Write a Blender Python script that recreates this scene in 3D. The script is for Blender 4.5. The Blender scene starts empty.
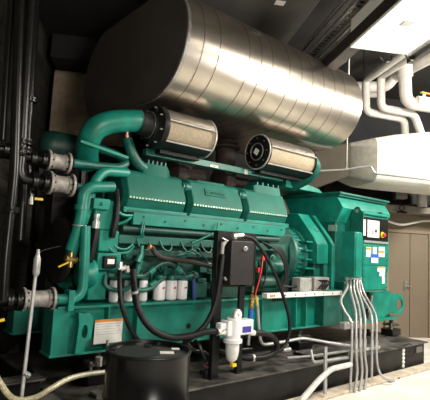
import bpy, bmesh, math, random
from mathutils import Vector, Matrix
random.seed(7)
PI = math.pi
sc = bpy.context.scene
COL = sc.collection
sc.view_settings.view_transform = 'Standard'
sc.view_settings.look = 'None'

# ------------------------------------------------------------------ camera
F, YAW, PIT, ROL = 453.7, 50.26, 5.84, 2.95
CAM = Vector((0, 0, 1.6))
a, e = math.radians(YAW), math.radians(PIT)
D = Vector((math.cos(a)*math.cos(e), math.sin(a)*math.cos(e), math.sin(e)))
Rr = D.cross(Vector((0, 0, 1))).normalized(); Uu = Rr.cross(D)
ro = math.radians(ROL)
R2 = Rr*math.cos(ro)+Uu*math.sin(ro); U2 = -Rr*math.sin(ro)+Uu*math.cos(ro)
cd = bpy.data.cameras.new('camera'); co = bpy.data.objects.new('camera', cd); COL.objects.link(co)
cd.sensor_fit = 'HORIZONTAL'; cd.sensor_width = 36; cd.lens = F/430*36; cd.clip_start = .02
M = Matrix((R2, U2, -D)).transposed().to_4x4(); M.translation = CAM
co.matrix_world = M; sc.camera = co
# room frame (the generator stands askew in the room)
A60 = math.radians(60)
RU = Vector((math.cos(A60), math.sin(A60), 0)); RV = Vector((math.sin(A60), -math.cos(A60), 0))
def ray(x, y): return D*F+R2*(x-215)-U2*(y-200)
def PY(x, y, Y): v = ray(x, y); return CAM+v*((Y-CAM.y)/v.y)      # measured point on a plane of constant depth
def PX(x, y, X): v = ray(x, y); return CAM+v*((X-CAM.x)/v.x)
def PZ(x, y, Z): v = ray(x, y); return CAM+v*((Z-CAM.z)/v.z)
def PU(x, y, uu): v = ray(x, y); return CAM+v*(uu/v.dot(RU))
def room(u, v, z): return RU*u+RV*v+Vector((0, 0, z))
V3 = Vector

# ------------------------------------------------------------------ materials
def mat(name, col, rough=.5, metal=0, noise=.12, nscale=12, bump=0, emit=0, spec=None, col2=None, stretch=None):
    m = bpy.data.materials.new(name); m.use_nodes = True
    nt = m.node_tree; b = nt.nodes['Principled BSDF']
    b.inputs['Roughness'].default_value = rough; b.inputs['Metallic'].default_value = metal
    if spec is not None: b.inputs['Specular IOR Level'].default_value = spec
    tc = nt.nodes.new('ShaderNodeTexCoord'); n = nt.nodes.new('ShaderNodeTexNoise')
    n.inputs['Scale'].default_value = nscale; n.inputs['Detail'].default_value = 5
    if stretch:
        mp = nt.nodes.new('ShaderNodeMapping'); mp.inputs['Scale'].default_value = stretch
        nt.links.new(tc.outputs['Object'], mp.inputs[0]); nt.links.new(mp.outputs[0], n.inputs['Vector'])
    else: nt.links.new(tc.outputs['Object'], n.inputs['Vector'])
    r = nt.nodes.new('ShaderNodeValToRGB')
    c1 = [max(0, c*(1-noise)) for c in col]; c2 = col2 or [c*(1+noise) for c in col]
    r.color_ramp.elements[0].position = .35; r.color_ramp.elements[1].position = .68
    r.color_ramp.elements[0].color = (*c1, 1); r.color_ramp.elements[1].color = (*c2, 1)
    nt.links.new(n.outputs['Fac'], r.inputs[0]); nt.links.new(r.outputs[0], b.inputs['Base Color'])
    if bump:
        bp = nt.nodes.new('ShaderNodeBump'); bp.inputs['Strength'].default_value = bump; bp.inputs['Distance'].default_value = .01
        nt.links.new(n.outputs['Fac'], bp.inputs['Height']); nt.links.new(bp.outputs[0], b.inputs['Normal'])
    if emit:
        b.inputs['Emission Color'].default_value = (*col, 1); b.inputs['Emission Strength'].default_value = emit
    return m
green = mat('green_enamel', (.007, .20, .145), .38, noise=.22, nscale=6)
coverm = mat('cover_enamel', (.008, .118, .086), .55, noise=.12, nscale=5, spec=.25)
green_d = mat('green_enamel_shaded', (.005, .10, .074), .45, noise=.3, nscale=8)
green_k = mat('green_enamel_deep_shade', (.004, .05, .036), .5, noise=.4, nscale=10)  # darkest copy of the green, shade put into the colour
black = mat('black_paint', (.007, .007, .007), .4, noise=.3, nscale=8, spec=.3)
drumblack = mat('drum_black_gloss', (.004, .004, .004), .25, noise=.3, nscale=6, spec=.35)
tankblack = mat('tank_black', (.008, .0075, .007), .42, noise=.3, nscale=6, col2=(.014, .013, .012), spec=.25)
tankdust = mat('dusty_black', (.025, .024, .022), .5, noise=.5, nscale=5, col2=(.13, .12, .108), bump=.1)
darkmetal = mat('dark_pipe', (.006, .0055, .005), .28, noise=.3, nscale=14, spec=.35)
rubber = mat('black_rubber', (.006, .006, .006), .5, noise=.2, spec=.3)
exh = mat('exhaust_wrap', (.022, .012, .008), .8, noise=.5, nscale=14, bump=.3)
alu = mat('lagging_aluminium', (.60, .54, .46), .30, 1, noise=.07, nscale=4, stretch=(1, .3, 3))
alu_end = mat('lagging_end', (.12, .105, .09), .6, .5, noise=.12, nscale=3)
seam = mat('seam_dark', (.18, .15, .12), .5, .8)
steel = mat('galvanised_steel', (.42, .41, .39), .35, .8, noise=.2, nscale=30)
chrome = mat('chrome', (.62, .60, .57), .3, .6, noise=.05)
conduit = mat('grey_conduit', (.42, .42, .41), .38, .3, noise=.15, nscale=20)
flexgrey = mat('flex_grey', (.27, .245, .22), .55, .2, noise=.2, nscale=18, col2=(.38, .35, .315))
white = mat('white_paint', (.78, .77, .73), .45, noise=.05)
whitefil = mat('filter_white', (.74, .74, .74), .35, noise=.04)
cream = mat('filter_media', (.34, .28, .19), .8, noise=.12, nscale=40)
ins = mat('pipe_insulation', (.52, .49, .45), .7, noise=.07, nscale=9)
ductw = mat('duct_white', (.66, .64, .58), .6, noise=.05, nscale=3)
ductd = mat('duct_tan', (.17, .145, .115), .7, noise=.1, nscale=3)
soff = mat('soffit_white', (.88, .87, .85), .5, noise=.04, nscale=3)
red = mat('red_mark', (.6, .03, .03), .5); orange = mat('orange_mark', (.75, .25, .03), .5)
yellow = mat('yellow_plastic', (.8, .55, .02), .45); blue = mat('blue_mark', (.02, .10, .45), .5)
brass = mat('brass', (.55, .38, .14), .3, .9)
beige = mat('beige_block_wall', (.215, .17, .115), .8, noise=.06, nscale=3)
doorm = mat('beige_door', (.165, .13, .09), .6, noise=.05, nscale=2)
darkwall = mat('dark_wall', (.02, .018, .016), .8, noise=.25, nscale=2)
ceilp = mat('grey_deck', (.062, .058, .05), .8, noise=.2, nscale=1.5)
ceilm = mat('dark_ceiling', (.022, .020, .019), .8, noise=.2, nscale=1.5)
beamm = mat('brown_beam', (.022, .018, .016), .6, noise=.1)
screen = mat('screen_grey', (.62, .66, .68), .25, noise=.08, nscale=30, emit=.15)
hosey = mat('clear_hose', (.42, .38, .25), .3, noise=.3, nscale=60, col2=(.6, .55, .35))

# wall block joints and floor
def brickify(m, c1, c2, mortar, scale, axisrot):
    nt = m.node_tree; b = nt.nodes['Principled BSDF']
    tc = nt.nodes.new('ShaderNodeTexCoord'); mp = nt.nodes.new('ShaderNodeMapping')
    mp.inputs['Rotation'].default_value = axisrot
    br = nt.nodes.new('ShaderNodeTexBrick'); br.inputs['Scale'].default_value = scale
    br.inputs['Color1'].default_value = (*c1, 1); br.inputs['Color2'].default_value = (*c2, 1); br.inputs['Mortar'].default_value = (*mortar, 1)
    br.inputs['Mortar Size'].default_value = .01
    nt.links.new(tc.outputs['Object'], mp.inputs[0]); nt.links.new(mp.outputs[0], br.inputs[0]); nt.links.new(br.outputs[0], b.inputs['Base Color'])
floorm = mat('painted_floor', (.76, .73, .66), .55, noise=.12, nscale=2.5, col2=(.88, .86, .79))
blockdark = mat('dark_block_wall', (.05, .045, .04), .8)
brickify(blockdark, (.09, .083, .07), (.065, .06, .05), (.02, .018, .016), 1.2, (PI/2, 0, 0))

# ------------------------------------------------------------------ mesh builder
class MB:
    def __init__(s): s.bm = bmesh.new()
    def box(s, x0, x1, y0, y1, z0, z1):
        vs = [s.bm.verts.new(p) for p in ((x0,y0,z0),(x1,y0,z0),(x1,y1,z0),(x0,y1,z0),(x0,y0,z1),(x1,y0,z1),(x1,y1,z1),(x0,y1,z1))]
        for f in ((0,3,2,1),(4,5,6,7),(0,1,5,4),(1,2,6,5),(2,3,7,6),(3,0,4,7)): s.bm.faces.new([vs[i] for i in f])
        return s
    def obox(s, c, ax, ay, az, hx, hy, hz):       # oriented box
        vs = []
        for sz in (-1, 1):
            for sx, sy in ((-1,-1),(1,-1),(1,1),(-1,1)): vs.append(s.bm.verts.new(V3(c)+ax*hx*sx+ay*hy*sy+az*hz*sz))
        for f in ((0,3,2,1),(4,5,6,7),(0,1,5,4),(1,2,6,5),(2,3,7,6),(3,0,4,7)): s.bm.faces.new([vs[i] for i in f])
        return s
    def bar(s, p0, p1, w, h, up=V3((0,0,1))):
        p0, p1 = V3(p0), V3(p1); d = (p1-p0); L = d.length; d.normalize()
        sd = d.cross(up).normalized(); u = sd.cross(d)
        return s.obox((p0+p1)/2, d, sd, u, L/2, w/2, h/2)
    def prism(s, pts, off):                        # polygon (3D points) extruded by off
        off = V3(off); n = len(pts)
        A = [s.bm.verts.new(V3(p)) for p in pts]; B = [s.bm.verts.new(V3(p)+off) for p in pts]
        s.bm.faces.new(A); s.bm.faces.new(B[::-1])
        for i in range(n): s.bm.faces.new((A[i], B[i], B[(i+1) % n], A[(i+1) % n]))
        return s
    def loft(s, rings, cap=True):
        R = [[s.bm.verts.new(V3(p)) for p in r] for r in rings]; n = len(R[0])
        for k in range(len(R)-1):
            for i in range(n): s.bm.faces.new((R[k][i], R[k][(i+1) % n], R[k+1][(i+1) % n], R[k+1][i]))
        if cap: s.bm.faces.new(R[0][::-1]); s.bm.faces.new(R[-1])
        return s
    def lathe(s, o, ax, prof, seg=24, cap=True):   # prof: (radius, distance along axis)
        o, ax = V3(o), V3(ax).normalized()
        t = V3((0,0,1)) if abs(ax.z) < .9 else V3((1,0,0))
        b = ax.cross(t).normalized(); c = ax.cross(b)
        return s.loft([[o+ax*h+(b*math.cos(2*PI*i/seg)+c*math.sin(2*PI*i/seg))*max(r, .0005) for i in range(seg)] for r, h in prof], cap)
    def cyl(s, p0, p1, r, r1=None, seg=20):
        p0, p1 = V3(p0), V3(p1); d = p1-p0
        return s.lathe(p0, d, [(r, 0), (r if r1 is None else r1, d.length)], seg)
    def tube(s, pts, r, seg=12, cap=True, taper=None):
        pts = [V3(p) for p in pts]; rings = []
        t = (pts[1]-pts[0]).normalized(); up = V3((0,0,1)) if abs(t.z) < .9 else V3((1,0,0))
        b = t.cross(up).normalized()
        for i, p in enumerate(pts):
            t = (pts[min(i+1, len(pts)-1)]-pts[max(i-1, 0)]).normalized()
            b = (b-t*b.dot(t)).normalized(); c = t.cross(b)
            rr = r if taper is None else r+(taper-r)*i/(len(pts)-1)
            rings.append([p+(b*math.cos(2*PI*k/seg)+c*math.sin(2*PI*k/seg))*rr for k in range(seg)])
        return s.loft(rings, cap)
    def ring(s, o, ax, r, w, seg=32, k=8):         # torus
        o, ax = V3(o), V3(ax).normalized(); t = V3((0,0,1)) if abs(ax.z) < .9 else V3((1,0,0))
        b = ax.cross(t).normalized(); c = ax.cross(b)
        R = []
        for i in range(seg):
            d = b*math.cos(2*PI*i/seg)+c*math.sin(2*PI*i/seg)
            R.append([s.bm.verts.new(o+d*(r+w*math.cos(2*PI*j/k))+ax*w*math.sin(2*PI*j/k)) for j in range(k)])
        for i in range(seg):
            for j in range(k): s.bm.faces.new((R[i][j], R[(i+1) % seg][j], R[(i+1) % seg][(j+1) % k], R[i][(j+1) % k]))
        return s
    def ball(s, c, r, seg=16):
        n = 8; return s.lathe(V3(c)-V3((0,0,r)), (0,0,1), [(r*math.sin(PI*i/n), r-r*math.cos(PI*i/n)) for i in range(n+1)], seg)

def build(name, mb, m, parent=None, bevel=0, smooth=35, label=None, kind=None, seg=2):
    bm = mb.bm
    bmesh.ops.recalc_face_normals(bm, faces=bm.faces)
    if parent is None:
        zs = [v.co.z for v in bm.verts]; xs = [v.co.x for v in bm.verts]; ys = [v.co.y for v in bm.verts]
        org = V3(((min(xs)+max(xs))/2, (min(ys)+max(ys))/2, min(zs)))
    else:
        p = parent; org = V3((0,0,0))
        while p: org += p.location; p = p.parent
    for v in bm.verts: v.co -= org
    me = bpy.data.meshes.new(name); bm.to_mesh(me); bm.free()
    me.materials.append(m); o = bpy.data.objects.new(name, me); COL.objects.link(o)
    if parent is None: o.location = org
    else: o.parent = parent
    for p in me.polygons: p.use_smooth = True
    try: me.set_sharp_from_angle(angle=math.radians(smooth))
    except Exception: pass
    if bevel:
        b = o.modifiers.new('bevel', 'BEVEL'); b.width = bevel; b.segments = seg; b.limit_method = 'ANGLE'; b.angle_limit = math.radians(40)
    if label: o['label'] = label
    if kind: o['kind'] = kind
    return o
def build_parts(name, mb, m, parent, *a, **k):          # every loose piece becomes a part of its own
    bm = mb.bm; seen = set(); out = []
    for v in list(bm.verts):
        if v in seen: continue
        comp = []; stack = [v]; seen.add(v)
        while stack:
            w_ = stack.pop(); comp.append(w_)
            for e_ in w_.link_edges:
                o_ = e_.other_vert(w_)
                if o_ not in seen: seen.add(o_); stack.append(o_)
        nb = MB(); mp = {c_: nb.bm.verts.new(c_.co) for c_ in comp}; fs = {f for c_ in comp for f in c_.link_faces}
        for f in fs: nb.bm.faces.new([mp[q_] for q_ in f.verts])
        out.append(build(name, nb, m, parent, *a, **k))
    bm.free(); return out
def thing(name, label, cat, loc, group=None):
    o = bpy.data.objects.new(name, None); COL.objects.link(o); o.location = loc; o.empty_display_size = .1
    o['label'] = label; o['category'] = cat
    if group: o['group'] = group
    return o
def tag(o, label, cat, group=None):
    o['label'] = label; o['category'] = cat
    if group: o['group'] = group
    return o
def smooth_path(pts, n=8):                          # Catmull-Rom
    P = [V3(p) for p in pts]; P = [P[0]*2-P[1]]+P+[P[-1]*2-P[-2]]; out = []
    for i in range(1, len(P)-2):
        for k in range(n):
            t = k/n; p0, p1, p2, p3 = P[i-1:i+3]
            out.append(.5*((2*p1)+(p2-p0)*t+(2*p0-5*p1+4*p2-p3)*t*t+(3*p1-p0-3*p2+p3)*t**3))
    return out+[P[-2]]
def fillet(pts, r, n=7):
    P = [V3(p) for p in pts]; out = [P[0]]
    for i in range(1, len(P)-1):
        a_, b_ = P[i-1]-P[i], P[i+1]-P[i]; rr = min(r, a_.length*.48, b_.length*.48)
        A, B = P[i]+a_.normalized()*rr, P[i]+b_.normalized()*rr
        for k in range(n+1):
            t = k/n; out.append(A*(1-t)**2+P[i]*2*t*(1-t)+B*t*t)
    return out+[P[-1]]
def text_mesh(name, s, size, origin, right, up, m, parent, depth=.003):
    cu = bpy.data.curves.new(name, 'FONT'); cu.body = s; cu.size = size; cu.extrude = depth; cu.align_x = 'CENTER'; cu.align_y = 'CENTER'
    t = bpy.data.objects.new(name, cu); COL.objects.link(t)
    dg = bpy.context.evaluated_depsgraph_get(); me = bpy.data.meshes.new_from_object(t.evaluated_get(dg))
    COL.objects.unlink(t); bpy.data.objects.remove(t)
    mb = MB(); mb.bm.from_mesh(me); right = V3(right).normalized(); up = V3(up).normalized(); nn = right.cross(up)
    for v in mb.bm.verts: v.co = V3(origin)+right*v.co.x+up*v.co.y+nn*v.co.z
    return build(name, mb, m, parent)
def S(name, mb, m, parent=None, **k): return build(name, mb, m, parent, kind='structure' if parent is None else None, **k)

# ------------------------------------------------------------------ room
H = 4.85; UB = 8.45; VL = -1.62
S('floor', MB().obox(room(3, 3, -.05), RU, RV, V3((0,0,1)), 7, 7, .05), floorm)
S('ceiling', MB().obox(room(3, 3, H+.05), RU, RV, V3((0,0,1)), 7, 7, .05), ceilm)
S('wall_back', MB().obox(room(UB+.1, 3.2, 1.32), RU, RV, V3((0,0,1)), .1, 4.9, 1.32), beige)
S('wall_back_upper', MB().obox(room(UB+.1, 3.2, (H+2.64)/2), RU, RV, V3((0,0,1)), .1, 4.9, (H-2.64)/2), mat('dark_upper_wall', (.009, .009, .011), .8))
wl = S('wall_left', MB().obox(room(3.3, VL-.1, H/2), RU, RV, V3((0,0,1)), 5.3, .1, H/2), blockdark)
# double door in the back wall, reaching down to the floor
def udoor(v0, v1, d0, name, m, z0, z1, parent=None, **k):
    return build(name, MB().obox(room(UB-d0, (v0+v1)/2, (z0+z1)/2), RU, RV, V3((0,0,1)), .02, (v1-v0)/2, (z1-z0)/2), m, parent, **k)
VD = PU(409, 233, UB).dot(RV); VR = PU(427.5, 233, UB).dot(RV); zt = 2.06
d1 = S('door_1', MB().obox(room(UB-.02, VD-.24, zt/2), RU, RV, V3((0,0,1)), .02, .235, zt/2), doorm, bevel=.004)
d2 = S('door_2', MB().obox(room(UB-.02, (VD+VR)/2, zt/2), RU, RV, V3((0,0,1)), .02, (VR-VD)/2-.005, zt/2), doorm, bevel=.004)
pl_ = PU(405.5, 286, UB-.05)
build('door_handle', MB().obox(pl_, RU, RV, V3((0,0,1)), .012, .03, .09).cyl(pl_-RU*.01, pl_-RU*.06, .016).bar(pl_-RU*.05, pl_-RU*.05+RV*.1, .02, .02), steel, d1, .003)
fr = MB()
for v in (VD-.5, VR+.03): fr.obox(room(UB-.03, v, zt/2+.02), RU, RV, V3((0,0,1)), .03, .03, zt/2+.02)
fr.obox(room(UB-.03, (VD-.5+VR+.03)/2, zt+.04), RU, RV, V3((0,0,1)), .03, (VR-VD+.53)/2, .03)
S('trim_1', fr, beige, bevel=.004)
S('trim_2', MB().obox(room(UB-.25, VR+.75, 1.15), RU, RV, V3((0,0,1)), .25, .62, 1.15), mat('column_tan', (.42, .33, .24), .8), bevel=.01)

t = thing('ceiling_panel', 'large flat dark grey sheet duct underside above the silver cylinder', 'panel', room(4.4, 1.2, 4.62))
build('panel_body', MB().obox(room(4.6, 1.05, 4.66), RU, RV, V3((0,0,1)), 2.9, .95, .06), ceilp, t, .01)
c = PZ(280, 3, 4.597); build('paper_tag', MB().obox(c, RU, RV, V3((0,0,1)), .05, .06, .002), white, t)
# ceiling steel
def rbar(name, u0, u1, v, z, w, h, m): return MB().bar(room(u0, v, z), room(u1, v, z), w, h)
bv = PZ(340, 66, 4.05).dot(RV)
o = S('ceiling_beam', rbar('', 0, 8.2, bv-.10, 4.10, .17, .16, None), beamm, bevel=.01); o.name = 'trim_3'
for p in (1,): pass
def strut(label, px, py, z, w, h, m, u0, u1, holes=False):
    v = PZ(px, py, z).dot(RV)
    t = thing('ceiling_strut', label, 'channel', room((u0+u1)/2, v, z))
    mb = MB()
    mb.bar(room(u0, v, z+h/2), room(u1, v, z+h/2), w, .006)
    for sgn in (-1, 1): mb.bar(room(u0, v+sgn*w/2, z), room(u1, v+sgn*w/2, z), .008, h)
    build('channel', mb, m, t)
    if holes:
        hb = MB(); k = u0
        while k < u1: hb.bar(room(k, v, z-h/2), room(k+.04, v, z-h/2), w*.35, .004); k += .09
        build('slot_row', hb, black, t)
    return t
strut('perforated steel channel hanging below dark ceiling above the silver cylinder', 342, 22, 4.42, .14, .05, steel, 3.2, 6.6, True)
strut('bright narrow steel channel alongside the brown ceiling beam', 361, 18, 4.36, .07, .05, steel, 3, 6.3)
strut('thin steel channel left of the perforated one at ceiling', 326, 22, 4.5, .04, .05, steel, 3, 7.0)
# white flat duct under the ceiling
v0 = PZ(350, 47, 4.0).dot(RV); v1 = PZ(409, 56, 4.0).dot(RV); u1 = PZ(350, 47, 4.0).dot(RU)
t = thing('ceiling_duct', 'wide bright white flat duct hung under the ceiling beside the brown beam', 'duct', room(u1-1.8, (v0+v1)/2, 4))
build('duct_body', MB().obox(room(u1-1.9, (v0+v1)/2, 4.17), RU, RV, V3((0,0,1)), 1.9, (v1-v0)/2, .17), soff, t, .01)
pv = PZ(407, 24, 3.995); build('vent_grille', MB().obox(pv, RU, RV, V3((0,0,1)), .05, .055, .004), mat('vent_grey', (.4,.39,.36), .6), t)
sb = MB()
for k in (0.0, .45, .9): sb.obox(room(u1-k-.01, (v0+v1)/2, 3.998), RU, RV, V3((0,0,1)), .008, (v1-v0)/2, .006)
build_parts('seam', sb, mat('seam_white', (.70, .68, .65), .6), t)
# dark hanging channel at duct edge with hooks
t = thing('support_rail', 'dark steel rail with bent hooks along the edge of the white ceiling duct', 'rail', room(u1-1, v1+.04, 3.95))
build('rail', MB().bar(room(u1+.1, v1+.05, 3.97), room(u1-2.5, v1+.05, 3.97), .07, .07), darkmetal, t, .005)
hk = MB()
for k in range(4):
    p = room(u1+.05-.22*k*.6, v1-.3+.24*k, 3.95)
    hk.tube(smooth_path([p+RV*-.06, p+V3((0,0,-.05)), p+RV*.07+V3((0,0,-.03)), p+RV*.09+V3((0,0,.03))]), .010, 6)
build_parts('hook', hk, darkmetal, t)

# ------------------------------------------------------------------ insulated pipes upper right
def pipe(name, label, cat, pts, r, m, fil=.12, group=None, seg=14, parent=None, sm=False):
    P = smooth_path(pts) if sm else fillet(pts, fil)
    o = build(name, MB().tube(P, r, seg), m, parent)
    if parent is None: tag(o, label, cat, group)
    return o
def upts(L, u): return [PU(x, y, u) if len(q) == 2 else PU(x, y, q[2]) for q in L for x, y in [q[:2]]]
UP = 6.95; ZT = PU(366, 80, UP).z
ext = lambda p, k: p+(-RU*.92+RV*.14).normalized()*k
pa = PU(366, 80, UP); pipe('insulated_pipe', 'leftmost white insulated pipe dropping then turning right above the big white duct', 'pipe',
     [PZ(440, 27, ZT), pa, PU(366, 112, UP), PU(404, 119, UP), PU(405, 134, UP+.1)], .066, ins, .11)
pipe('insulated_pipe', 'second white insulated pipe from the left dropping below the diagonal pipes', 'pipe',
     [PZ(446, 34, ZT-.1), PU(381, 76, UP-.15), PU(381, 108, UP-.15), PU(414, 114, UP-.15), PU(421, 134, UP-.05)], .066, ins, .11)
t = thing('insulated_pipe', 'thickest white insulated pipe with elbow and valve at right edge', 'pipe', PU(405, 80, 6.6))
build('pipe_run', MB().tube(fillet([PZ(440, 30, PU(404, 56, 6.6).z), PU(404, 56, 6.6), PU(406, 103, 6.6), PU(440, 108, 6.6)], .17), .10, 16), ins, t)
build('sleeve', MB().tube([PU(404, 60, 6.6), PU(405, 77, 6.6)], .125, 16), ins, t)
c = PU(424, 101, 6.5); build('valve', MB().cyl(c-RV*.12, c+RV*.12, .07).cyl(c, c+V3((0,0,.12)), .025), white, t)
build('valve_lever', MB().bar(c+V3((-.1,0,.12)), c+V3((.12,-.05,.13)), .04, .02), orange, t)
pipe('insulated_pipe', 'white insulated pipe running level then sloping up to the right behind the drops', 'pipe',
     [PU(352, 87, 7.35), PU(386, 87, 7.35), PU(394, 77, 7.3), PZ(450, 47, PU(394, 77, 7.3).z)], .10, ins, .2)
pipe('insulated_pipe', 'short lower white insulated crossing pipe behind the left drop', 'pipe', [PU(352, 94, 7.6), PU(378, 94, 7.6), PU(383, 86, 7.6)], .07, ins, .15)
# big white duct, rounded corners, tapered left end
t = thing('air_duct', 'large white insulated air duct with rounded edges above the grey door', 'duct', PU(400, 188, 7.2))
def ductring(u, v, zb, ztop, dep, rr=.1):
    # section in (u,z) at station v
    P = []
    for cu, cz, a0 in ((u+dep-rr, ztop-rr, 0), (u+rr, ztop-rr, 90), (u+rr, zb+rr, 180), (u+dep-rr, zb+rr, 270)):
        for k in range(5):
            an = math.radians(a0+90*k/4); P.append(room(cu+rr*math.cos(an), v, cz+rr*math.sin(an)))
    return P
q = lambda x, y, u: PU(x, y, u)
uf = 6.7
st = [(378, 136, 181), (400, 132.5, 184), (430, 130, 187), (480, 127, 192)]
rings = []
for x, yt, yb in st:
    rings.append(ductring(uf, q(x, yt, uf).dot(RV), q(x, yb, uf).z, q(x, yt, uf).z, 1.0, .16))
build('duct_body', MB().loft(rings), ductw, t)
rings = [ductring(7.1, q(351, 142, 7.1).dot(RV), q(351, 176, 7.1).z, q(351, 142, 7.1).z, .62, .08), ductring(uf, q(378, 136, uf).dot(RV), q(378, 181, uf).z, q(378, 136, uf).z, 1.0, .16)]
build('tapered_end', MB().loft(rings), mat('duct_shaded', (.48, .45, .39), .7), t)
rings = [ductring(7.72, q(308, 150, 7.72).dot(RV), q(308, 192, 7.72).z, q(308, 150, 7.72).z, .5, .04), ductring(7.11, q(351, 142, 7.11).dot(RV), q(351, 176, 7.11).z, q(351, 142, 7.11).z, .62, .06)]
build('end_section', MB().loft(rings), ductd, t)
# thin conduit in front of duct with hanger rods
pipe('thin_conduit', 'thin steel conduit with a jog running across the front of the white duct', 'conduit',
     [PU(300, 172, 6.6), PU(345, 169.5, 6.6), PU(371, 165.5, 6.6), PU(374, 173.5, 6.6), PU(440, 181, 6.6)], .017, steel, .08, seg=8)
pipe('hanger_rod', 'long thin steel hanger rod dropping past the right end of the silver cylinder', 'rod', [PU(349.5, 43, 6.2), PU(346.3, 170, 6.6)], .014, steel, seg=8)
pipe('hanger_rod', 'short dark hanger rod behind the white pipes', 'rod', [PU(364, 50, 6.2), PU(364.5, 78, 6.8)], .012, darkmetal, seg=6)
pipe('hanger_rod', 'thin hanger rod above the middle of the silver cylinder', 'rod', [V3((4.6, 4.6, 4.29)), V3((4.6, 4.6, 4.84))], .014, steel, seg=6)
pipe('hanger_rod', 'thin hanger rod near the left end of the silver cylinder', 'rod', [V3((2.9, 4.9, 4.29)), V3((2.9, 4.9, 4.84))], .014, steel, seg=6)
# dark tray and clutter below duct
t = thing('cable_tray', 'low dark cable tray running along the wall under the white duct', 'cable tray', PU(405, 212, 8.2))
vA = PU(340, 200, 8.2).dot(RV)
build('tray', MB().obox(room(8.15, vA+1.4, PU(400, 210, 8.15).z), RU, RV, V3((0,0,1)), .2, 1.6, .06), mat('tray_grey', (.2,.18,.15), .6, .3), t, .004)
build('gap_shade_sheet', MB().obox(room(8.3, vA+1.4, PU(400, 195, 8.3).z), RU, RV, V3((0,0,1)), .02, 1.7, .17), black, t)  # shade of the gap under the duct, put in as a black sheet
c = PU(402, 209, 7.9)
t = thing('hanging_ring', 'round black iron ring on a flat plate hanging below the cable tray', 'ring', c)
build('ring', MB().ring(c+V3((0,0,.02)), RU, .05, .009, 20, 6), darkmetal, t)
build('plate', MB().obox(c-V3((0,0,.06)), RU, RV, V3((0,0,1)), .03, .09, .015), darkmetal, t)
pipe('white_cable', 'white cable sagging along the beige wall above the door', 'cable',
     [PU(378, 216, 8.3), PU(388, 221, 8.3), PU(397, 224, 8.3), PU(405, 224.5, 8.3), PU(415, 222.5, 8.3), PU(424, 221, 8.3), PU(440, 221, 8.3)], .022, white, sm=True, seg=8)
pipe('insulated_pipe', 'short vertical white pipe stub under the duct at right edge', 'pipe', [PU(422, 190, 8.0), PU(422, 207, 8.0)], .09, ins)
pipe('insulated_pipe', 'beige boxed pipe drop under the duct left of the stub', 'pipe', [PU(400, 184, 8.0), PU(400, 199, 8.0)], .15, ductd, seg=4)
# beige round duct behind muffler (left)
t = thing('rear_duct', 'dull beige duct end in the dark behind the silver cylinder', 'duct', PU(75, 135, 7.6))
c0, c1 = PU(57, 72, 7.8), PU(57, 138, 7.8)
build('duct_body', MB().loft([ductring(7.6, c0.dot(RV), c1.z, c0.z, .6, .12), ductring(7.6, c0.dot(RV)+1.3, c1.z, c0.z, .6, .12)]), mat('rear_beige', (.48, .37, .25), .8, emit=0), t)
# dark overhead ducts, upper left
t = thing('overhead_duct', 'broad dark duct crossing under the ceiling in the upper left', 'duct', room(7, 0, 4.2))
build('duct_body', MB().obox(room(7.7, -.6, 4.62), RU, RV, V3((0,0,1)), .5, .9, .2), ceilm, t, .02)

# ------------------------------------------------------------------ muffler
mx0, mx1, my0, my1, mz0, mz1 = 2.42, 5.43, 3.44, 5.80, 3.10, 4.28
def stadium(x, g=0., n=20):
    r = (mz1-mz0)/2+g; zc = (mz0+mz1)/2; P = []
    for k in range(n+1):
        an = PI/2+PI*k/n; P.append(V3((x, my0+r-g+r*math.cos(an), zc+r*math.sin(an))))
    for k in range(n+1):
        an = -PI/2+PI*k/n; P.append(V3((x, my1-r+g+r*math.cos(an), zc+r*math.sin(an))))
    return P
t = thing('exhaust_silencer', 'huge oval silver aluminium-clad exhaust silencer hanging above the green engine', 'silencer', ((mx0+mx1)/2, (my0+my1)/2, mz0))
build('cladding', MB().loft([stadium(mx0), stadium((mx0+mx1)/2), stadium(mx1)], cap=True), alu, t, smooth=30)
build('end_cap', MB().loft([stadium(mx0-.012, -.012), stadium(mx0+.02, -.012)]), alu_end, t, label='dark flat end cap')
build('end_rim', MB().loft([stadium(mx0-.006, .005), stadium(mx0+.03, .005)], cap=False), steel, t)
for px in (205, 221, 250, 262, 273, 290, 302, 313, 324, 335, 345):
    # station whose front line shows at this column
    lo, hi = mx0, mx1
    for _ in range(30):
        mid = (lo+hi)/2; v = V3((mid, my0, 3.8))-CAM; xx = 215+F*v.dot(R2)/v.dot(D)
        if xx < px: lo = mid
        else: hi = mid
    x = lo
    build('seam', MB().loft([stadium(x, .0025), stadium(x+.005, .004), stadium(x+.010, .0025)], cap=False), seam, t)
# exhaust bellows between engine and silencer
for i, (x, y) in enumerate(((3.35, 4.75), (4.1, 4.75))):
    t = thing('exhaust_pipe', ('rust-brown wrapped exhaust riser behind the left air filter', 'rust-brown wrapped exhaust riser behind the right air filter')[i], 'pipe', (x, y, 2.3), 'exhaust risers')
    build('riser', MB().lathe((x, y, 2.3), (0,0,1), [(.15, 0), (.15, .3), (.17, .31), (.17, .36), (.14, .37), (.14, .66), (.2, .67), (.2, .70)], 20), exh, t)
    build('bellows', MB().lathe((x, y, 3.0), (0,0,1), [(.14 if k % 2 else .165, k*.0125) for k in range(8)], 20), exh, t)

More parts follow.
